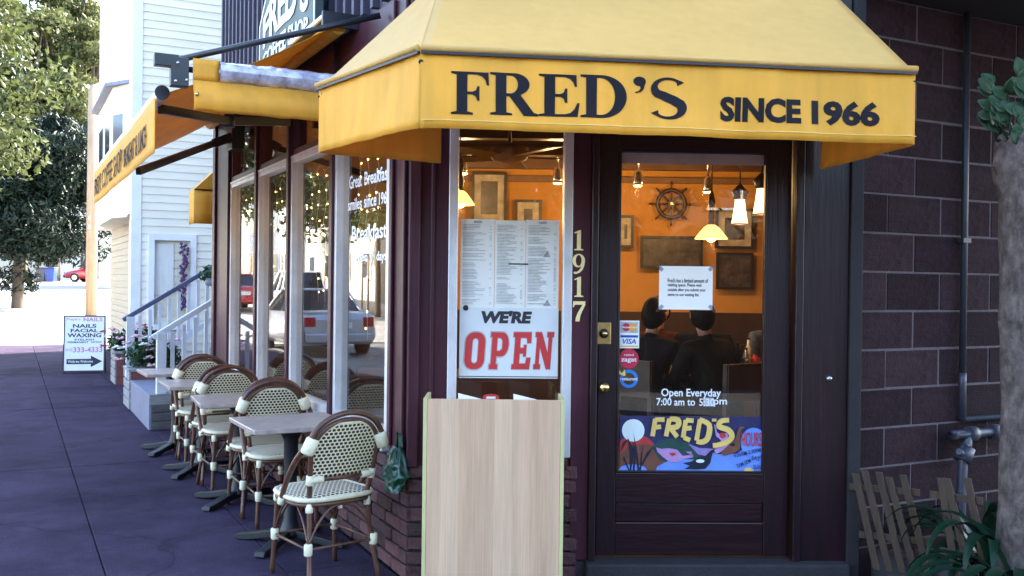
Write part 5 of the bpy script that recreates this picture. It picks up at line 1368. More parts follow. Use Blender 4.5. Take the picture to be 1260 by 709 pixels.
stext('Breakfast', wb_-.18, wa+.06, 1.74, 1.83, 'paper'); [stext(s_, wb_-.2-k0*.59, wb_-.2-k1*.59, 1.60, 1.67, 'paper') for s_, k0, k1 in (('Open', 0, .46), ('7', .56, .63), ('days', .72, 1.0))]
wl2 = None
# ------------------------------------------------------------------ right foreground: planter, trunk, pickets, strap leaves, pipes
pk0 = ground(1048, 702, 0); pk0.z = 0
cdir = Vector((.66, -.75, 0)).normalized(); cn = Vector((-cdir.y, cdir.x, 0))
pl_ = thing('planter_kerb', 'low concrete planter kerb below the block wall', 'kerb', frame(Vector((pk0.x-.02, pk0.y-.02, 0)), cdir, cn))
MB().box(0, 2.6, 0, .09, 0, .135).build('kerb_body', 'kerbstone', pl_, bev=.012)
MB().box(-.055, -.004, -.01, .16, 0, .145).build('end_block', 'kerbstone', pl_, bev=.01)
m_ = MB(); a = pl_.matrix_world @ Vector((.0, .085, 0)); b = pl_.matrix_world @ Vector((2.6, .085, 0)); c_ = BLK @ Vector((2.6, .02, 0)); d_ = BLK @ Vector((-.05, .02, 0))
def soil(u, v):
    p = a.lerp(b, u).lerp(d_.lerp(c_, u), v); e = min(1, 8*min(v, 1-v)); return (p.x, p.y, .10+e*(.03*noise.noise(Vector((p.x*6, p.y*6, 0)))+.015*noise.noise(Vector((p.x*22, p.y*22, 1)))))
m_.grid(soil, 60, 60); struct(m_.build('planter_soil', 'soil'))
rnd = random.Random(2)
lm = MB()
for i in range(260):
    u, v = rnd.random()**1.5*.5, rnd.random(); p = Vector(soil(u, v)); an = rnd.random()*6.28; s_ = rnd.uniform(.012, .035)
    d1 = Vector((math.cos(an), math.sin(an), rnd.uniform(-.3, .3)))*s_; d2 = Vector((-math.sin(an), math.cos(an), rnd.uniform(-.3, .3)))*s_*.45
    c0 = p+Vector((0, 0, .012)); lm.poly([c0-d1, c0+d2, c0+d1, c0-d2])
M('litter', (.16, .075, .035), .8, .5, 20, 0)
o = lm.build('leaf_litter', 'litter'); struct(o, 'stuff')
# pollarded trunk
tc_ = depth(1266, 400, 4.28)
tr = thing('pollarded_tree', 'stout pale pollarded trunk with fresh shoots in front of the block wall', 'tree', Matrix.Translation((tc_.x, tc_.y, .08)))
m_ = MB()
zt4 = depth(1245, 172, 4.28).z-.08
def trk(u, v):
    a = u*2*math.pi; z = zt4*v
    r_ = .122-.018*math.sin(v*3.0)+.015*max(0, v-.8)*5*(1 if v < .98 else .6)
    p = Vector((math.cos(a), math.sin(a), z*1.3))
    r_ *= 1+.12*noise.noise(p*1.4)+.07*noise.noise(p*4)+.045*noise.noise(Vector((p.x*9, p.y*9, p.z*4)))+.02*noise.noise(p*24)
    for (ka, kz, kr) in ((3.4, .62, .3), (4.2, .80, .25), (3.0, .93, .4), (4.6, .45, .25)):
        da = (a-ka+math.pi) % (2*math.pi)-math.pi; r_ += .03*math.exp(-(da/kr)**2-((v-kz)/.035)**2)-.036*math.exp(-(da/(kr*.35))**2-((v-kz)/.013)**2)
    if v > .995: r_ *= .2
    return (math.cos(a)*r_-.02*v, math.sin(a)*r_, z+(.05*noise.noise(Vector((math.cos(a)*2, math.sin(a)*2, 5))) if v > .9 else 0))
m_.grid(trk, 56, 150); m_.build('trunk', 'bark', tr)
# broken-off collar and shoots
rnd = random.Random(9)
m_ = MB()
for k in range(26):
    a = rnd.uniform(2.6, 5.0); z = zt4-rnd.uniform(-.02, .16); r_ = .115
    p0 = Vector((math.cos(a)*r_, math.sin(a)*r_, z)); m_.tube([p0, p0+Vector((math.cos(a)*.03, math.sin(a)*.03, rnd.uniform(-.02, .05)))], [rnd.uniform(.014, .03), .006], 6)
m_.build('knob', 'trunk', tr)
def leaf_quad(m_, base, dirv, nrm, L_, W_, curl=.2, n=6):
    dirv = dirv.normalized(); sd = dirv.cross(nrm).normalized(); nn = sd.cross(dirv)
    def fn(u, v):
        w_ = W_*math.sin(math.pi*min(.97, v*.93+.05))**.8; x = (u-.5)*2
        return base+dirv*(L_*v)+sd*(x*w_/2)+nn*(-curl*L_*v*v+abs(x)*w_*.16)
    m_.grid(fn, 4, n)
for i in range(15):
    a = rnd.uniform(2.4, 5.2); r_ = .09; b0 = Vector((math.cos(a)*r_, math.sin(a)*r_*.9, zt4-.03+rnd.uniform(-.05, .05)))
    hgt = rnd.uniform(.10, .30); sp = rnd.uniform(.0, .05); tip = b0+Vector((math.cos(a)*sp-.03, math.sin(a)*sp, hgt))
    st = MB(); st.tube([b0, b0.lerp(tip, .5)+Vector((math.cos(a)*.02, math.sin(a)*.02, -.01)), tip], [.007, .006, .004], 6); sh = st.build('shoot', 'leaf_strap', tr)
    for k in range(rnd.choice((3, 3, 4))):
        an = a+rnd.uniform(-1.4, 1.4); d = Vector((math.cos(an)*.7, math.sin(an)*.4, rnd.uniform(.3, 1.2))); lf = MB(); leaf_quad(lf, tip-Vector((0, 0, k*.03)), d, Vector((-d.x*.3-.2, -1.2, .35)), rnd.uniform(.065, .095), rnd.uniform(.055, .075), rnd.uniform(.1, .4))
        lf.build('leaf', 'leaf_shoot', sh, solid=.001)
# leaning picket edging, two pieces
def pickets(px0, py0, px1, py1, Y0, Y1, n, lab, hgt=.34, lean=.10):
    a = depth(px0, py0, Y0); b = depth(px1, py1, Y1); zt_p = (a.z+b.z)/2; a.z = b.z = 0
    d = (b-a); L_ = d.length; d.normalize(); nn = Vector((-d.y, d.x, 0))
    f_ = thing('picket_edging', lab, 'fence', frame(Vector((a.x, a.y, .09)), d, nn), 'picket edging pieces in the planter')
    H_ = zt_p-.09+.02; rnd = random.Random(n)
    for k in range(n):
        x = .03+(L_-.06)*k/(n-1); sk = lean+rnd.uniform(-.03, .03); h2 = H_-rnd.uniform(0, .03)
        m_ = MB(); m_.prism([[(x-sk*.0, 0), (x+.034, 0), (x+.034-sk, h2), (x-sk, h2)]], lambda u, v, w_: (u, w_-.004+rnd.uniform(0, .0), v), .012); m_.build('picket', 'picket', f_, bev=.002)
    for zf in (.30, .78):
        z = H_*zf; sk = lean*zf
        MB().box(-.01-sk, L_+.02-sk, .009, .021, z, z+.034).build('rail', 'picket', f_, bev=.002)
pickets(1068, 586, 1148, 588, 4.86, 4.74, 5, 'weathered wooden picket edging leaning against the block wall')
pickets(1168, 592, 1226, 596, 4.52, 4.40, 3, 'weathered wooden picket edging among the strap leaves')
# strap-leaved plants
def strap_plant(px, py, Y, n, lab, L0, seed):
    p = depth(px, py, Y); pr = thing('strap_leaf_plant', lab, 'plant', Matrix.Translation((p.x, p.y, .09)), 'strap-leaved plants in the planter'); rnd = random.Random(seed)
    for i in range(n):
        an = rnd.uniform(0, 6.28); L_ = L0*rnd.uniform(.7, 1.15); w_ = rnd.uniform(.042, .062); e = rnd.uniform(.85, 1.4)
        d = Vector((math.cos(an), math.sin(an), 0)); sd = Vector((-d.y, d.x, 0))
        ys = []; x = z = 0.0; N_ = 16; ang = e; pts = []
        for k in range(N_+1):
            pts.append((x, z)); ang -= (2.0+rnd.uniform(-.2, .2))*(k/N_)*.17; x += math.cos(ang)*L_/N_; z += math.sin(ang)*L_/N_
        m_ = MB()
        def fn(u, v):
            k = v*N_; i0 = min(int(k), N_-1); f = k-i0; x_ = pts[i0][0]*(1-f)+pts[i0+1][0]*f; z_ = pts[i0][1]*(1-f)+pts[i0+1][1]*f
            ww = w_*(1-.75*max(0, v-.7)/.3)*(.7+.3*min(1, v*4)); s_ = (u-.5)
            return d*(x_+.02)+sd*(s_*ww+.02*math.sin(i))+Vector((0, 0, max(z_, -.03)+abs(s_)*ww*.35))
        m_.grid(fn, 4, N_); m_.build('leaf', 'leaf_strap', pr)
strap_plant(1226, 640, 4.40, 20, 'dark strap-leaved plant in front of the picket edging', .66, 4)
strap_plant(1262, 640, 4.12, 26, 'dark strap-leaved plant at the foot of the pollarded trunk', .70, 8)
strap_plant(1210, 590, 4.85, 16, 'dark strap-leaved plant behind the pickets by the pipes', .70, 12)
# pipes on the block wall
cp = thing('wall_conduit', 'thin grey conduit running up the block wall', 'pipe', BLK)
pa = blk(1175, 40, -.03); pb = blk(1184, 470, -.03)
m_ = MB(); m_.tube([(pb.x, -.03, pb.z), (pb.x, -.03, 3.0)], .018, 10); m_.build('pipe', 'pipe', cp)
for z in (1.75,):
    MB().box(pb.x-.03, pb.x+.03, -.05, -.004, z, z+.025).build('pipe_clip', 'pipe', cp)
pc = blk(1186, 516, -.03)
m_ = MB(); m_.tube([(pb.x, -.03, pb.z+.05), (pb.x, -.03, pb.z-.0), (pb.x+.002, -.03, pc.z)], .021, 10); m_.build('conduit_sleeve', 'pipe_lead', cp)
m_ = MB(); m_.tube([(pc.x, -.03, pc.z), (pc.x+2.6, -.03, pc.z-.01)], .018, 10); m_.build('pipe', 'pipe', cp)
wp = thing('water_pipe', 'grey water pipe with elbow and valve low on the block wall', 'pipe', BLK)
pe = blk(1192, 534, -.09); pv_ = blk(1183, 560, -.09)
m_ = MB(); m_.tube(smooth_path([(pe.x+2.6, -.09, pe.z), (pe.x+.08, -.09, pe.z), (pe.x, -.09, pe.z-.005), (pe.x-.03, -.10, pe.z-.07), (pv_.x, -.10, pv_.z), (pv_.x-.02, -.10, .08)], 5), .026, 10); m_.build('pipe', 'pipe_lead', wp)
MB().tube([(pe.x+.05, -.09, pe.z), (pe.x-.005, -.09, pe.z+.0)], [.04, .042], 12).build('elbow', 'pipe_lead', wp)
MB().tube([(pe.x+.18, -.09, pe.z), (pe.x+.23, -.09, pe.z)], .042, 12).build('coupling', 'pipe_lead', wp)
m_ = MB(); m_.tube([(pv_.x+.03, -.10, pv_.z+.04), (pv_.x-.01, -.10, pv_.z-.03)], [.045, .045], 12); m_.tube([(pv_.x, -.10, pv_.z), (pv_.x-.07, -.13, pv_.z+.03)], .018, 8); m_.build('valve', 'pipe_lead', wp)

# ------------------------------------------------------------------ neighbour house
HC = depth(162, 345, 14.4); hc = SI @ HC; HT_, HO = hc.x, hc.y            # its near street corner in (t, o)
house = thing('clapboard_house', 'pale grey clapboard house with white trim beyond the steps', 'house', SIDE)
HW = 6.0; HL = 6.8; HZ = 9.0
# inner mass
MB().box(HT_+.35, HT_+HL, HO-HW, HO-.35, 0, HZ).build('core_wall', 'siding', house)
wl_, wr2 = None, None
# window opening on the wall that faces us: wall plane t = HT_
def nearwall(px, py): return SI @ on_plane(px, py, S(HT_, 0, 0), D)
w0 = nearwall(189, 385); w1 = nearwall(234, 300)
oL, oR = w0.y, w1.y; zW0, zW1 = nearwall(186, 399).z, nearwall(210, 296).z
BHt = .118
def board(o0, o1, z, t=HT_, nm='siding_board', mt='siding', L_=None):
    m_ = MB(); m_.prism([[(0, 0), (-.020, 0), (-.006, BHt+.012), (.012, BHt+.012)]], lambda u, v, w_: (t+u, o1+w_, z+v), o0-o1)
    return m_.build(nm, mt, house)
nB = int(6.4/BHt)
for k in range(nB):
    z = .05+k*BHt
    if z+BHt > zW0 and z < zW1:
        board(HO-.10, oL, z); board(oR, HO-4.5, z)
    else: board(HO-.10, HO-4.5, z)
MB().box(HT_-.005, HT_+.15, HO-4.6, HO-.02, 6.5, HZ).build('upper_wall', 'siding', house)
MB().box(HT_+.012, HT_+.35, HO-HW, HO-4.5, 0, 6.5).build('rear_wall', 'siding', house)
MB().box(HT_-.03, HT_+.12, HO-.12, HO+.02, 0, HZ).build('corner_board', 'trim_white', house)
# boxed opening with trim, boarded back, poster and wreath
nw = MB(); tw = .085
nw.box(HT_-.045, HT_+.11, oL, oL+tw, zW0-.09, zW1+.09); nw.box(HT_-.045, HT_+.11, oR-tw, oR, zW0-.09, zW1+.09)
nw.box(HT_-.043, HT_+.11, oR, oL, zW1, zW1+.09); nw.box(HT_-.05, HT_+.11, oR, oL, zW0-.09, zW0)
nwo = nw.build('window', 'trim_white', house)
MB().box(HT_+.035, HT_+.06, oR, oL, zW0, zW1).build('back_board', 'siding', nwo)
for k in range(10): MB().box(HT_+.020, HT_+.034, oR, oL, zW0+.12*k+.005, zW0+.12*k+.10).build('slat', 'siding', nwo)
MB().box(HT_-.02, HT_-.014, oR, oL, zW0, zW1).build('pane', 'glass', nwo)
a = nearwall(190, 363); b = nearwall(214, 301)
ps = thing('poster', 'pale poster hanging in the boxed window of the clapboard house', 'poster', SIDE)
MB().box(HT_+.010, HT_+.013, b.y, a.y, a.z, b.z).build('sheet', 'paper', ps)
MB().box(HT_+.006, HT_+.0095, b.y+.03, b.y+.09, a.z+.03, a.z+.07).build('print', 'ink', ps)
wr_ = thing('dried_garland', 'dark purple garland hanging at the right of the boxed window', 'garland', SIDE); m_ = MB(); rnd = random.Random(1); g0 = nearwall(229, 300)
for k in range(60):
    z = zW1-.05-(zW1-zW0)*.8*k/60; c_ = Vector((HT_-.07+rnd.uniform(-.02, .02), oR+.10+rnd.uniform(-.06, .06), z)); m_.lathe([(.0, -.03), (.032, 0), (.0, .03)], c_, 5)
m_.build('flower_string', 'purple', wr_)
# street face: lower recessed wall, post, upper bay
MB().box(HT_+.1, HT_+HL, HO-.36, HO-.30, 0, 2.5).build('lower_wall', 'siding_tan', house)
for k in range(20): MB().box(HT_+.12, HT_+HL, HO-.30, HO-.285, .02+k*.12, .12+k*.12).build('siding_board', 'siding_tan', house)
MB().box(HT_+1.5, HT_+1.62, HO-.29, HO-.12, 0, 2.48).build('porch_post', 'trim_white', house)
zBay = (SI @ depth(150, 267, 15.2)).z; zRoof = (SI @ depth(150, 106, 15.4)).z
MB().box(HT_+.35, HT_+HL-.1, HO-.35, HO-.02, 2.5, HZ).build('upper_wall', 'siding', house)
bayo = HO+.17; bt0, bt1 = HT_+.9, HT_+4.6
by = MB().prism([[(bt0, HO-.02), (bt0+.45, bayo), (bt1-.45, bayo), (bt1, HO-.02)]], lambda u, v, w_: (u, v, zBay+w_), zRoof-zBay).build('bay', 'siding', house)
MB().prism([[(bt0-.12, HO-.02), (bt0+.40, bayo+.12), (bt1-.40, bayo+.12), (bt1+.12, HO-.02)]], lambda u, v, w_: (u, v, zRoof+w_), .05).build('bay_roof', 'grey_paint', by)
MB().prism([[(bt0+.1, HO-.02), (bt0+.5, bayo-.1), (bt1-.5, bayo-.1), (bt1-.1, HO-.02)]], lambda u, v, w_: (u, v, zRoof+.05+w_), .10).build('bay_roof', 'trim_white', by)
nb = Vector((-(bayo-HO+.02), .45, 0)).normalized(); pc0 = Vector((bt0, HO-.02, 0)); pc1 = Vector((bt0+.45, bayo, 0)); md = (pc0+pc1)/2; al = (pc1-pc0).normalized()
def bwin(c, al_, nr_, w_, z0_, z1_):
    m_ = MB(); m_.obox(c+nr_*.01+Vector((0, 0, (z0_+z1_)/2)), al_*(w_/2), nr_*.03, Vector((0, 0, (z1_-z0_)/2))); o_ = m_.build('window', 'trim_white', house)
    m_ = MB(); m_.obox(c+nr_*.035+Vector((0, 0, (z0_+z1_)/2)), al_*(w_/2-.06), nr_*.008, Vector((0, 0, (z1_-z0_)/2-.06))); m_.build('pane', 'far_glass', o_)
bwin(md, al, nb, .42, zBay+.75, zRoof-.4)
for k in range(2): bwin(Vector((bt0+.9+k*1.25, bayo, 0)), Vector((1, 0, 0)), Vector((0, 1, 0)), .95, zBay+.75, zRoof-.4)
for k in range(14):
    z = zBay+.02+k*.165
    if z > zRoof-.1: break
    m_ = MB(); m_.obox(md+nb*.008+Vector((0, 0, z)), al*((pc1-pc0).length/2), nb*.008, Vector((0, 0, .004))); m_.build('siding_joint', 'siding', by)
# ------------------------------------------------------------------ side steps with white railings
st_ = thing('side_steps', 'grey wooden steps with white railings beside the far tables', 'steps', SIDE)
q = SI @ ground(183, 530, 0); T0, O0 = q.x, q.y; ZP = .345
ZP = (SI @ depth(183, 487, (SIDE @ Vector((T0, O0, 0))).y)).z
MB().box(T0, T0+2.1, O0-.7, O0, 0, ZP).build('landing', 'grey_paint', st_, bev=.006)
MB().box(T0-.02, T0+.0, O0-.72, O0-.0, ZP-.09, ZP+.012).build('nosing', 'planter_wood', st_)
for k in range(3): MB().box(T0-.018, T0-.001, O0-.70, O0-.02, .01+k*.085, .088+k*.085).build('riser_board', 'weathered', st_)
nS = 8; rs_, tr2 = .165, .235
for k in range(nS):
    MB().box(T0+.02, T0+2.06, O0-.7-(k+1)*tr2, O0-.7-k*tr2, 0, ZP+(k+1)*rs_).build('step', 'grey_paint', st_, bev=.004)
def railing(tq, o_s, cap, capm, z_off=0, name='railing'):
    sl_ = rs_/tr2; z0_ = ZP
    n0 = Vector((tq, o_s, 0)); L_ = 2.3
    e0 = Vector((tq, o_s+.08, z0_+.62+z_off)); e1 = Vector((tq, o_s-L_, z0_+.62+z_off+L_*sl_*.93))
    r0 = MB(); r0.bar(e0, e1, .07, .05); ro = r0.build('handrail', capm, st_, bev=.006)
    lo = MB(); lo.bar(e0-Vector((0, .1, .60)), e1-Vector((0, 0, .60)), .045, .06); lo.build('lower_rail', 'rail_white', st_)
    MB().box(tq-.045, tq+.045, o_s-.045, o_s+.045, z0_, z0_+.66+z_off).build('newel', 'rail_white', st_, bev=.004)
    nb_ = 21
    for k in range(nb_):
        s_ = (k+1)/(nb_+.3)*L_; zt_b = z0_+.60+z_off+s_*sl_*.93
        MB().box(tq-.018, tq+.018, o_s-s_-.018, o_s-s_+.018, zt_b-.58, zt_b).build('baluster', 'rail_white', st_)
railing(T0+.08, O0-.12, 0, 'rail_white', -.05)
railing(T0+1.95, O0-.02, 0, 'rail_blue', .05)
# hanging plant and slanted sill near the end post
hb = thing('hanging_plant', 'leafy hanging plant between the steps and the end post', 'plant', Matrix.Translation(depth(262, 338, 11.5)))
def leaf_cloud(m_v, m_f, centers, radii, n, size, rnd, flat=.0, aspect=.5, jitter=.9):
    for c_, r_ in zip(centers, radii):
        pts = rnd.normal(size=(n, 3)); pts /= np.linalg.norm(pts, axis=1)[:, None]; rad = rnd.random(n)**.45
        P_ = np.array(c_)+pts*rad[:, None]*np.array(r_)
        dr_ = rnd.normal(size=(n, 3)); dr_[:, 2] -= .35; dr_ /= np.linalg.norm(dr_, axis=1)[:, None]
        nn = rnd.normal(size=(n, 3)); nn[:, 2] += .8; sd = np.cross(dr_, nn); sd /= np.linalg.norm(sd, axis=1)[:, None]+1e-9
        L_ = size*(.6+.8*rnd.random(n))[:, None]
        b = sum(len(x) for x in m_v)
        a0 = P_-dr_*L_*.5; a1 = P_+sd*L_*aspect*.5+np.cross(sd, dr_)*L_*.08; a2 = P_+dr_*L_*.5; a3 = P_-sd*L_*aspect*.5+np.cross(sd, dr_)*L_*.08
        v_ = np.stack([a0, a1, a2, a3], 1).reshape(-1, 3); m_v.append(v_)
        idx = b+np.arange(n)[:, None]*4; m_f.append(np.concatenate([np.concatenate([idx, idx+1, idx+2], 1), np.concatenate([idx, idx+2, idx+3], 1)]))
def cloud_obj(name, mv, mf, mat, parent):
    V = np.concatenate(mv); F = np.concatenate(mf).astype(np.int32); me = bpy.data.meshes.new(name)
    me.vertices.add(len(V)); me.vertices.foreach_set('co', V.astype(np.float32).ravel())
    me.loops.add(len(F)*3); me.loops.foreach_set('vertex_index', F.ravel()); me.polygons.add(len(F)); me.polygons.foreach_set('loop_start', np.arange(len(F), dtype=np.int32)*3)
    me.update(); me.validate(); me.materials.append(MATS[mat]); return link(name, me, parent)
mv, mf = [], []; leaf_cloud(mv, mf, [(0, 0, 0)], [(.16, .16, .13)], 220, .07, np.random.default_rng(1)); cloud_obj('foliage', mv, mf, 'leaf_flower', hb)
MB().lathe([(.08, -.13), (.10, -.04)], (0, 0, 0), 12).build('pot', 'grey_paint', hb); MB().tube([(0, 0, -.04), (0, 0, .6)], .004, 4).build('hanger', 'black_metal', hb)
# ------------------------------------------------------------------ flower boxes
def flowerbox(px, py, lab, w_, d_, h_, seed, cols):
    q = SI @ ground(px, py, 0); t, o_ = q.x, q.y
    r_ = thing('flower_box', lab, 'planter', SIDE @ Matrix.Translation((t, o_, 0)), 'flower boxes beside the steps')
    m_ = MB(); m_.box(0, w_, -d_, 0, 0, h_); m_.build('box_body', 'planter_brick', r_, bev=.006)
    for k in range(4): MB().box(.0, w_, .001, .022, .01+k*h_/4, (k+1)*h_/4-.008).build('side_board', 'planter_wood', r_, bev=.003)
    MB().box(-.02, w_+.02, -d_-.02, .03, h_-.002, h_+.03).build('rim', 'planter_wood', r_, bev=.004)
    rg = np.random.default_rng(seed); mv, mf = [], []
    cs_ = [(w_*rg.random(), -d_*rg.random(), h_+.10+.12*rg.random()) for k in range(8)]; leaf_cloud(mv, mf, cs_, [(.16, .16, .16)]*8, 130, .07, rg); cloud_obj('foliage', mv, mf, 'leaf_flower', r_)
    rnd = random.Random(seed)
    for k in range(22):
        c_ = (rnd.uniform(-.2, w_), rnd.uniform(-d_, .16), h_+rnd.uniform(.06, .42)); m_ = MB(); R0 = rnd.uniform(.05, .08)
        for p_ in range(6):
            a = p_*math.pi/3+k; m_.lathe([(.002, -.01), (R0*.5, 0), (.002, .012)], (c_[0]+math.cos(a)*R0*.6, c_[1]+math.sin(a)*R0*.6, c_[2]+.01*math.sin(p_*2)), 6)
        m_.build('flower', cols[k % len(cols)], r_)
flowerbox(161, 505, 'nearer weathered flower box with pink and white blossoms', .62, .5, .44, 1, ('blossom_pink', 'white', 'blossom_pink', 'white'))
flowerbox(143, 474, 'farther flower box with dark red and pink blossoms', .62, .5, .44, 2, ('blossom_red', 'blossom_pink', 'white', 'blossom_pink'))
# ------------------------------------------------------------------ sandwich board
q = ground(104, 459, 0); sb = thing('sandwich_board', 'white sandwich board advertising nails and waxing on the pavement', 'sign', T(q.x, q.y, 0, R(18)))
sw_, sh_ = .57, .84
def leaning(z, dy): return -.16*(1-z/sh_)
shr = Matrix(((1, 0, 0, 0), (0, 1, .10, -.10), (0, 0, 1, .03), (0, 0, 0, 1)))
for sgn, nm in ((1, 'front_panel'), (-1, 'rear_panel')):
    M2 = Matrix(((1, 0, 0, 0), (0, 1, .12*sgn, -.12*sgn), (0, 0, 1, .05), (0, 0, 0, 1)))
    pn = MB().box(-sw_/2, sw_/2, -.008, .008, 0, sh_).build(nm, 'white', sb, mat=None)
    for v in pn.data.vertices: v.co = M2 @ v.co
    m_ = MB(); fw = .018
    m_.box(-sw_/2-fw, -sw_/2, -.014, .014, -.06, sh_+fw); m_.box(sw_/2, sw_/2+fw, -.014, .014, -.06, sh_+fw); m_.box(-sw_/2, sw_/2, -.0135, .0135, -fw, 0); m_.box(-sw_/2, sw_/2, -.0135, .0135, sh_, sh_+fw)
    fr_ = m_.build('frame', 'black_metal', sb)
    for v in fr_.data.vertices: v.co = M2 @ v.co
    if sgn == 1:
        Y_ = -.0085
        for s_, x0_, x1_, z0_, z1_, mt, bd in (("Pope's", -.26, -.06, .77, .82, 'pink_text', .01), ("NAILS", -.02, .26, .765, .825, 'pink_text', .03), ('NAILS', -.17, .17, .665, .725, 'ink', .03), ('FACIAL', -.20, .20, .595, .650, 'ink', .03), ('WAXING', -.245, .245, .515, .580, 'ink', .03), ('EYELASH', -.14, .14, .465, .495, 'ink', .02), ('PERMANENT', -.24, .06, .425, .455, 'ink', .02), ('TATTOO', .09, .25, .425, .455, 'ink', .02), ('(415)', -.265, -.17, .29, .345, 'pink_text', .015), ('333-4333', -.16, .265, .28, .365, 'pink_text', .03)):
            o = fit_text(s_, x0_, x1_, z0_, z1_, Y_, mt, sb, bold=bd, th=.001)
            for v in o.data.vertices: v.co = M2 @ v.co
        m_ = MB(); m_.prism([[(-.25, .10), (.10, .10), (.10, .05), (.265, .14), (.10, .23), (.10, .18), (-.25, .18)]], lambda u, v, w_: (u, Y_-.001+w_, v), .0012); o = m_.build('arrow', 'ink', sb)
        for v in o.data.vertices: v.co = M2 @ v.co
        o = fit_text('Walk-ins Welcome', -.23, .13, .122, .160, Y_-.0012, 'white', sb, bold=.015, th=.001)
        for v in o.data.vertices: v.co = M2 @ v.co
# ------------------------------------------------------------------ utility pole
q = ground(112, 392, 0); tq = (SI @ q).x; Yp = 33.0
pp = depth(112, 390, Yp); gz = -.13+rise((SI @ pp).x)
up_ = thing('utility_pole', 'bare wooden utility pole beside the clapboard house', 'pole', Matrix.Translation((pp.x, pp.y, gz)))
ht = depth(110, 105, Yp).z-gz
m_ = MB(); m_.tube([(0, 0, 0), (0, 0, ht*.5), (0, 0, ht)], [.19, .175, .16], 14); m_.build('post', 'pole_wood', up_)
MB().tube([(0, 0, ht-.02), (0, 0, ht+.03)], [.165, .13], 14).build('pole_cap', 'picket', up_)
for z in (ht*.38, ht*.42): MB().box(-.03, .03, -.20, -.16, z, z+.12).build('number_tag', 'steel', up_)
# ------------------------------------------------------------------ trees
def tree(name, lab, base, h, crown_c, crown_r, nclump, nleaf, size, mat, seed, trunk_r=.16, group=None, shell=.75, trunkm='trunk', aspect=.5, clump=.28):
    rg = np.random.default_rng(seed); t = thing(name, lab, 'tree', Matrix.Translation(base), group)
    cs_, rs2 = [], []
    for k in range(nclump):
        d = rg.normal(size=3); d /= np.linalg.norm(d); rr = shell+(1-shell)*rg.random() if rg.random() < .8 else rg.random()*shell
        cs_.append(np.array(crown_c)+d*rr*np.array(crown_r)*(1+.18*rg.normal())); s_ = clump*(.6+.8*rg.random()); rs2.append((max(crown_r)*s_, max(crown_r)*s_, max(crown_r)*s_*.7))
    mv, mf = [], []; leaf_cloud(mv, mf, cs_, rs2, nleaf, size, rg, aspect=aspect); cloud_obj('crown', mv, mf, mat, t)
    m_ = MB(); cc = Vector(crown_c); fork = Vector((cc.x*.5, cc.y*.5, max(.8, cc.z-crown_r[2]*.75)))
    m_.tube(smooth_path([(0, 0, -.2), (fork.x*.3, fork.y*.3, fork.z*.5), fork], 5), [trunk_r*(1.25-.6*i/10) for i in range(11)], 10)
    m_.build('trunk', trunkm, t); lb_ = MB()
    for k in range(min(nclump, 16)):
        e = Vector(cs_[k]); mid = fork.lerp(e, .5)+Vector((0, 0, -.06*(e-fork).length)); lb_.tube(smooth_path([fork, mid, e], 4), [trunk_r*.55*(1-i/9.5) for i in range(9)], 6)
    lb_.build('limbs', trunkm, t); return t
def gpos(px, Y):
    p = depth(px, 350, Y); s_ = SI @ p; return Vector((p.x, p.y, -.13+rise(s_.x))), s_
def zrel(px, py, Y, g): return depth(px, py, Y).z-g.z
g, _ = gpos(-112, 20.0)
tree('street_tree', 'sunlit green street tree filling the upper left corner', g, 0, (0, 0, zrel(0, 60, 20, g)), (2.0, 2.3, 2.9), 60, 330, .17, 'leaf_street', 4, .14)
g, _ = gpos(22, 37.0)
tree('evergreen_tree', 'dark shaded evergreen behind the street tree at the left', g, 0, (0, 0, zrel(30, 232, 37, g)), (2.7, 2.0, 2.9), 120, 480, .27, 'leaf_dark', 6, .2, aspect=.28)
g, _ = gpos(66, 72.0)
tree('tall_tree', 'tall open-crowned far tree right of the street tree', g, 0, (0, 0, zrel(66, 60, 72, g)), (3.6, 3.5, 7.2), 55, 330, .42, 'leaf_far', 8, .38, group='tall trees beyond the cross road', clump=.17)
g, _ = gpos(112, 80.0)
tree('tall_tree', 'farthest tall dark tree against the pale sky', g, 0, (0, 0, zrel(105, 45, 80, g)), (3.2, 3.5, 5.6), 36, 260, .5, 'leaf_far', 12, .4, group='tall trees beyond the cross road', clump=.20)
g, _ = gpos(25, 70.0)
tree('tall_tree', 'far leafy tree directly behind the dark evergreen', g, 0, (0, 0, zrel(25, 130, 70, g)), (4.5, 4, 6.5), 50, 320, .45, 'leaf_far', 15, .4, group='tall trees beyond the cross road', clump=.22)
g, _ = gpos(112, 74.0)
tree('round_shrub', 'yellow-green bushy tree behind the utility pole', g, 0, (0, 0, zrel(112, 165, 74, g)), (2.2, 2, 2.2), 18, 220, .4, 'leaf_street', 18, .2)
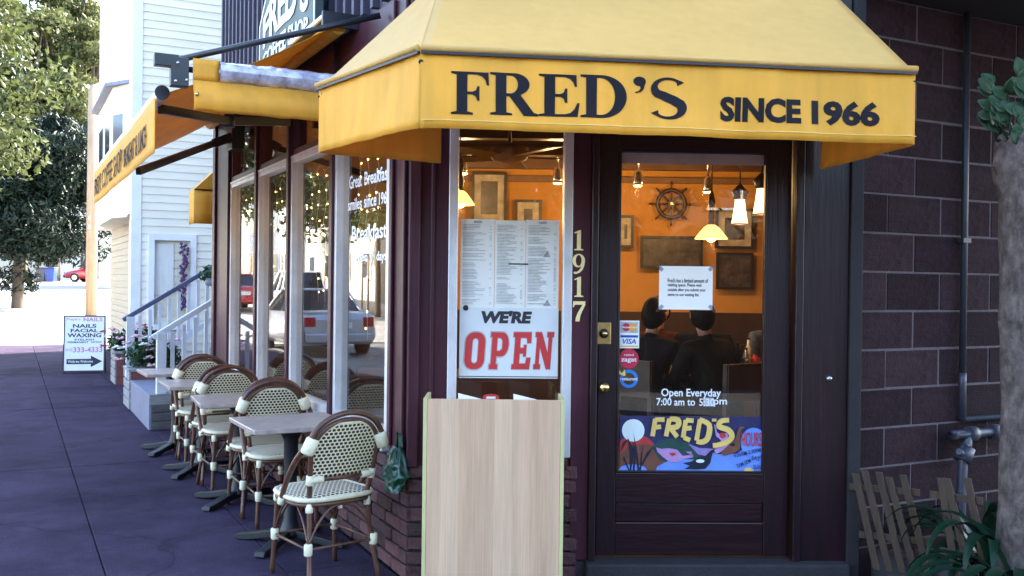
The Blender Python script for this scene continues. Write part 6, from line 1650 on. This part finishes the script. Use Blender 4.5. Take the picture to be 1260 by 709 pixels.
# ------------------------------------------------------------------ far houses, bins, cars
def far_house(name, lab, px0, px1, Y, ytop, ybase, wallm, roofm, wins, rh=2.0, dpt=8, gable=False):
    g, s_ = gpos((px0+px1)/2, Y); a = depth(px0, 350, Y); b = depth(px1, 350, Y); w_ = b.x-a.x; zt_ = depth(px0, ytop, Y).z-g.z
    h = thing(name, lab, 'house', Matrix.Translation((a.x, a.y, g.z)))
    MB().box(0, w_, 0, dpt, -.5, zt_).build('wall', wallm, h)
    m_ = MB()
    if gable: m_.prism([[(-.4, 0), (w_+.4, 0), (w_/2, rh)]], lambda u, v, w2: (u, -.4+w2, zt_+v), dpt+.8)
    else: m_.prism([[(-.4, 0), (dpt+.4, 0), (dpt/2, rh)]], lambda u, v, w2: (-.4+w2, u, zt_+v), w_+.8)
    rf = m_.build('roof', roofm, h)
    for (x0_, y0_, x1_, y1_) in wins:
        p = depth(x0_, y1_, Y); q2 = depth(x1_, y0_, Y); fx0, fx1, z0_, z1_ = p.x-a.x, q2.x-a.x, p.z-g.z, q2.z-g.z
        o_ = MB().box(fx0-.1, fx1+.1, -.08, .02, z0_-.1, z1_+.1).build('window', 'frame_black', h); MB().box(fx0, fx1, -.10, -.081, z0_, z1_).build('pane', 'far_glass', o_)
    return h, rf, w_, zt_
h1, r1, w1_, zt1 = far_house('far_house', 'white far house with dark framed window behind the evergreen', 66, 121, 80, 200, 340, 'far_white', 'far_white', [(78, 226, 94, 250), (80, 290, 92, 312), (101, 285, 108, 330)], 2.2)
h2, r2_, w2_, zt2 = far_house('far_house', 'far cream house with terracotta roof above the bay', 121, 190, 60, 108, 340, 'far_cream', 'roof_tile', [(124, 150, 130, 180)], 1.9)
MB().box(.1, .6, 2.8, 3.3, zt2+.6, zt2+2.3).build('chimney', 'roof_tile', r2_)
h3, r3_, _, _ = far_house('far_house', 'far low pale house hidden behind the evergreen at the left', -60, 55, 84, 270, 340, 'far_cream', 'pipe', [(10, 290, 25, 315)], 2.0)
for px, m2, lab in ((52, 'bin_grey', 'grey wheeled bin beside the blue bin at the far kerb'), (63, 'bin_blue', 'blue wheeled bin at the far kerb')):
    g, _ = gpos(px, 70.0); b_ = thing('wheeled_bin', lab, 'bin', Matrix.Translation(g), 'wheeled bins at the far kerb')
    m_ = MB(); m_.prism([[(-.27, 0), (.27, 0), (.34, .95), (-.34, .95)]], lambda u, v, w_: (u, w_-.3, v), .6); m_.build('bin_body', m2, b_, bev=.03)
    MB().box(-.37, .37, -.36, .34, .955, 1.03).build('lid', m2, b_, bev=.02)
    for s_ in (-.25, .25): MB().lathe([(.1, -.03), (.1, .03)], (s_, .32, .1), 12, 'x').build('wheel', 'tyre', b_)
def car(name, lab, prof, roofp, paint, pos, rz, group, W_=1.74, L_=4.5, bed=False):
    c = thing(name, lab, 'car' if not bed else 'pickup', T(pos.x, pos.y, pos.z, rz), group)
    # body as stations along x; prof = (x, lower z, shoulder z), roofp = greenhouse outline
    m_ = MB(); n = len(prof); rings = []
    for x, zl, zs, k in prof:
        hw_ = W_/2*k; rings.append([(x, -hw_*.90, zl), (x, -hw_, zl+.16), (x, -hw_*1.0, (zl+zs)/2+.06), (x, -hw_*.95, zs-.05), (x, -hw_*.86, zs), (x, 0, zs+.025), (x, hw_*.86, zs), (x, hw_*.95, zs-.05), (x, hw_*1.0, (zl+zs)/2+.06), (x, hw_, zl+.16), (x, hw_*.90, zl)])
    b = len(m_.v)
    for r_ in rings: m_.v += r_
    q = len(rings[0])
    for i in range(n-1):
        for j in range(q-1): m_.f.append((b+i*q+j, b+i*q+j+1, b+(i+1)*q+j+1, b+(i+1)*q+j)); m_.sm.append(True)
        m_.f.append((b+i*q+q-1, b+i*q, b+(i+1)*q, b+(i+1)*q+q-1)); m_.sm.append(False)
    m_.f.append(tuple(b+j for j in range(q))); m_.sm.append(False); m_.f.append(tuple(b+(n-1)*q+j for j in reversed(range(q)))); m_.sm.append(False)
    m_.build('body', paint, c)
    # greenhouse: glass block with painted roof
    (xa, xb, xc_, xd, zsh, zr_) = roofp; hw0, hw1 = W_/2*.84, W_/2*.66
    gh = MB(); lo = [(xa, -hw0, zsh), (xd, -hw0, zsh), (xd, hw0, zsh), (xa, hw0, zsh)]; hi = [(xb, -hw1, zr_), (xc_, -hw1, zr_), (xc_, hw1, zr_), (xb, hw1, zr_)]
    gh.v = lo+hi; gh.f = [(0, 1, 5, 4), (1, 2, 6, 5), (2, 3, 7, 6), (3, 0, 4, 7), (4, 5, 6, 7)]; gh.sm = [False]*5; gh.build('windows', 'car_glass', c, bev=.03)
    m_ = MB(); m_.box(xb-.03, xc_+.03, -hw1-.02, hw1+.02, zr_-.02, zr_+.04); m_.build('roof', paint, c, bev=.03)
    for s_ in (-1, 1):
        pl2 = MB()
        for (x0_, x1_) in ((xa, xb), (xd, xc_), ((xa+xd)/2, (xb+xc_)/2)): pl2.bar((x0_, s_*(hw0+.004), zsh), (x1_, s_*(hw1+.012), zr_), .05, .04)
        pl2.build('pillar', paint, c)
        for x in (-L_*.30, L_*.31):
            w2 = MB(); w2.lathe([(.22, -.1), (.30, -.1), (.32, -.06), (.32, .06), (.30, .1), (.22, .1)], (x, s_*(W_/2-.08), .32), 22, 'y'); wo = w2.build('wheel', 'tyre', c)
            MB().lathe([(.21, -.102 if s_ < 0 else .07), (.19, -.09 if s_ < 0 else .09), (.19, -.07 if s_ < 0 else .102)], (x, s_*(W_/2-.08), .32), 16, 'y').build('rim', 'rim', wo)
        MB().box(-L_/2-.015, -L_/2+.10, s_*W_*.30, s_*W_*.43, .66, .86).build('tail_light', 'tail_red', c, bev=.01)
        MB().box(L_/2-.12, L_/2+.005, s_*W_*.26, s_*W_*.41, .58, .72).build('headlight', 'steel', c, bev=.01)
        MB().box(.72, .86, s_*W_*.5, s_*W_*.60, .92, 1.04).build('mirror', paint, c, bev=.02)
    MB().box(-L_/2-.04, -L_/2+.02, -W_*.42, W_*.42, .32, .52).build('bumper', paint, c, bev=.03); MB().box(-L_/2-.02, -L_/2+.0, -.26, .26, .62, .76).build('number_plate', 'white', c)
    MB().box(L_/2-.02, L_/2+.04, -W_*.42, W_*.42, .30, .50).build('bumper', paint, c, bev=.03)
    if bed: MB().box(-L_/2+.08, roofp[0]-.05, -W_*.38, W_*.38, .93, .98).build('cargo_bed', 'tyre', c)
    return c
SED = [(-2.25, .40, .80, .86), (-2.15, .28, .93, .95), (-1.5, .24, .97, 1.0), (-.4, .22, .94, 1.0), (.8, .22, .93, 1.0), (1.4, .24, .86, .99), (2.05, .27, .72, .94), (2.25, .38, .60, .84)]
PIC = [(-2.4, .5, .92, .95), (-2.35, .42, .98, .98), (-1.5, .4, .98, 1.0), (0, .36, 1.0, 1.0), (.9, .36, 1.0, 1.0), (1.5, .38, .98, .99), (2.25, .42, .9, .95), (2.4, .5, .78, .9)]
rzD = math.atan2(D.y, D.x)
car('parked_car', 'silver sedan parked by the kerb, mirrored in the side windows', SED, (-1.55, -.85, .35, 1.15, .93, 1.42), 'paint_silver', S(17.6, 4.35, -.13), rzD, 'parked cars')
car('parked_pickup', 'white pickup mirrored above the silver sedan in the windows', PIC, (-.55, -.35, .75, 1.25, .98, 1.68), 'paint_white', S(29.5, 7.3, -.13+rise(29.5)), rzD+R(3), 'parked cars', 1.85, 4.8, True)
car('parked_car', 'red car mirrored left of the pickup in the windows', SED, (-1.55, -.85, .35, 1.15, .93, 1.42), 'paint_red', S(36.0, 6.2, -.13+rise(36)), rzD, 'parked cars')
g, _ = gpos(121, 72.0)
car('parked_car', 'far red car partly hidden behind the utility pole', SED, (-1.55, -.85, .35, 1.15, .93, 1.42), 'paint_red', g, R(180), 'parked cars')
# across the street: what the windows mirror
for k, (t, o_, hgt) in enumerate(((26.5, 10.9, 4.4), (31.0, 10.7, 4.8), (37.0, 11.0, 5.2), (44.0, 10.8, 6.0), (53, 11.2, 6.5))):
    b_ = S(t, o_, rise(t)); tree('staked_tree', ('young staked tree mirrored at the right of the nearest window', 'second young tree mirrored across the street', 'third tree across the street mirrored in the windows', 'fourth tree across the street mirrored in the windows', 'farthest tree across the street mirrored in the windows')[k], b_, 0, (0, 0, hgt), (2.3, 2.3, 2.0), 26, 200, .22, 'leaf_street', 40+k, .11, 'trees across the street')
    sk = thing('tree_stakes', 'pair of wooden stakes beside the %s young tree across the street' % ('first', 'second', 'third', 'fourth', 'fifth')[k], 'stakes', SIDE @ Matrix.Translation((t, o_-.5, rise(t))), 'tree stakes across the street')
    for s_ in (-.35, .35): MB().tube([(s_, 0, -.1), (s_, 0, 2.2)], .045, 8).build('stake', 'pole_wood', sk)
    MB().bar((-.35, 0, 1.8), (.35, 0, 1.8), .02, .06).build('tie', 'tyre', sk)
def box_house(name, lab, M4, w_, d_, h_, wallm, nwin, floors):
    h = thing(name, lab, 'house', M4); MB().box(0, w_, -d_, 0, -.3, h_).build('wall', wallm, h)
    m_ = MB(); m_.box(-.3, w_+.3, -d_-.3, .3, h_, h_+.35); m_.build('roof', 'pipe', h)
    for f_ in range(floors):
        for k in range(nwin):
            x = w_*(k+.5)/nwin; z = 1.0+f_*3.0; o_ = MB().box(x-.6, x+.6, .0, .08, z, z+1.5).build('window', 'trim_white', h); MB().box(x-.5, x+.5, .081, .10, z+.1, z+1.4).build('pane', 'far_glass', o_)
for k, (t, w_, hh_, m2) in enumerate(((14, 12, 6.2, 'far_cream'), (28, 13, 6.8, 'far_white'), (43, 14, 6.3, 'far_cream'), (59, 15, 7.0, 'far_white'))):
    Mx = frame(S(t+w_, 15.0, rise(t)), -D, -N)
    box_house('street_house', ('cream house across the street nearest to the sedan', 'white house across the street behind the staked trees', 'second cream house across the street', 'farthest white house across the street')[k], Mx, w_, 8, hh_, m2, 4, 2)
# behind the camera: the corner opposite, mirrored in the door glass
for k, (x, y) in enumerate(((-7.5, -15), (-2.6, -17), (3.4, -16.5), (9, -15))):
    tree('corner_tree', ('first tree on the corner opposite the cafe', 'second tree on the corner opposite the cafe', 'third tree on the corner opposite the cafe', 'fourth tree on the corner opposite the cafe')[k], Vector((x, y, -.15)), 0, (0, 0, 4.4), (2.8, 2.2, 3.4), 46, 260, .26, 'leaf_dark', 60+k, .16, 'trees opposite the cafe')
for k, (x, w_, hh_, m2) in enumerate(((-18, 13, 6.5, 'shingle'), (-3, 13, 7.5, 'shingle'), (12, 12, 6.5, 'shingle'))):
    box_house('corner_house', ('left brown shingled house on the opposite corner', 'middle brown shingled house on the opposite corner', 'right brown shingled house on the opposite corner')[k], frame(Vector((x, -20, -.15)), Vector((1, 0, 0)), Vector((0, 1, 0))), w_, 8, hh_, m2, 4, 2)

df = thing('reflection_screen', 'added dark board screen behind the camera that darkens the door glass reflection', 'fence', Matrix.Translation((2.6, -4.8, -.15)))  # unseen boards added so the door glass mirrors something dark
for i in range(45):
    MB().box(-6.75+i*.3, -6.75+i*.3+.29, -.03, .0, .05, 2.35).build('board', 'screen_black', df)
for z in (.4, 1.9): MB().box(-6.8, 6.8, -.09, -.031, z, z+.1).build('rail', 'screen_black', df)
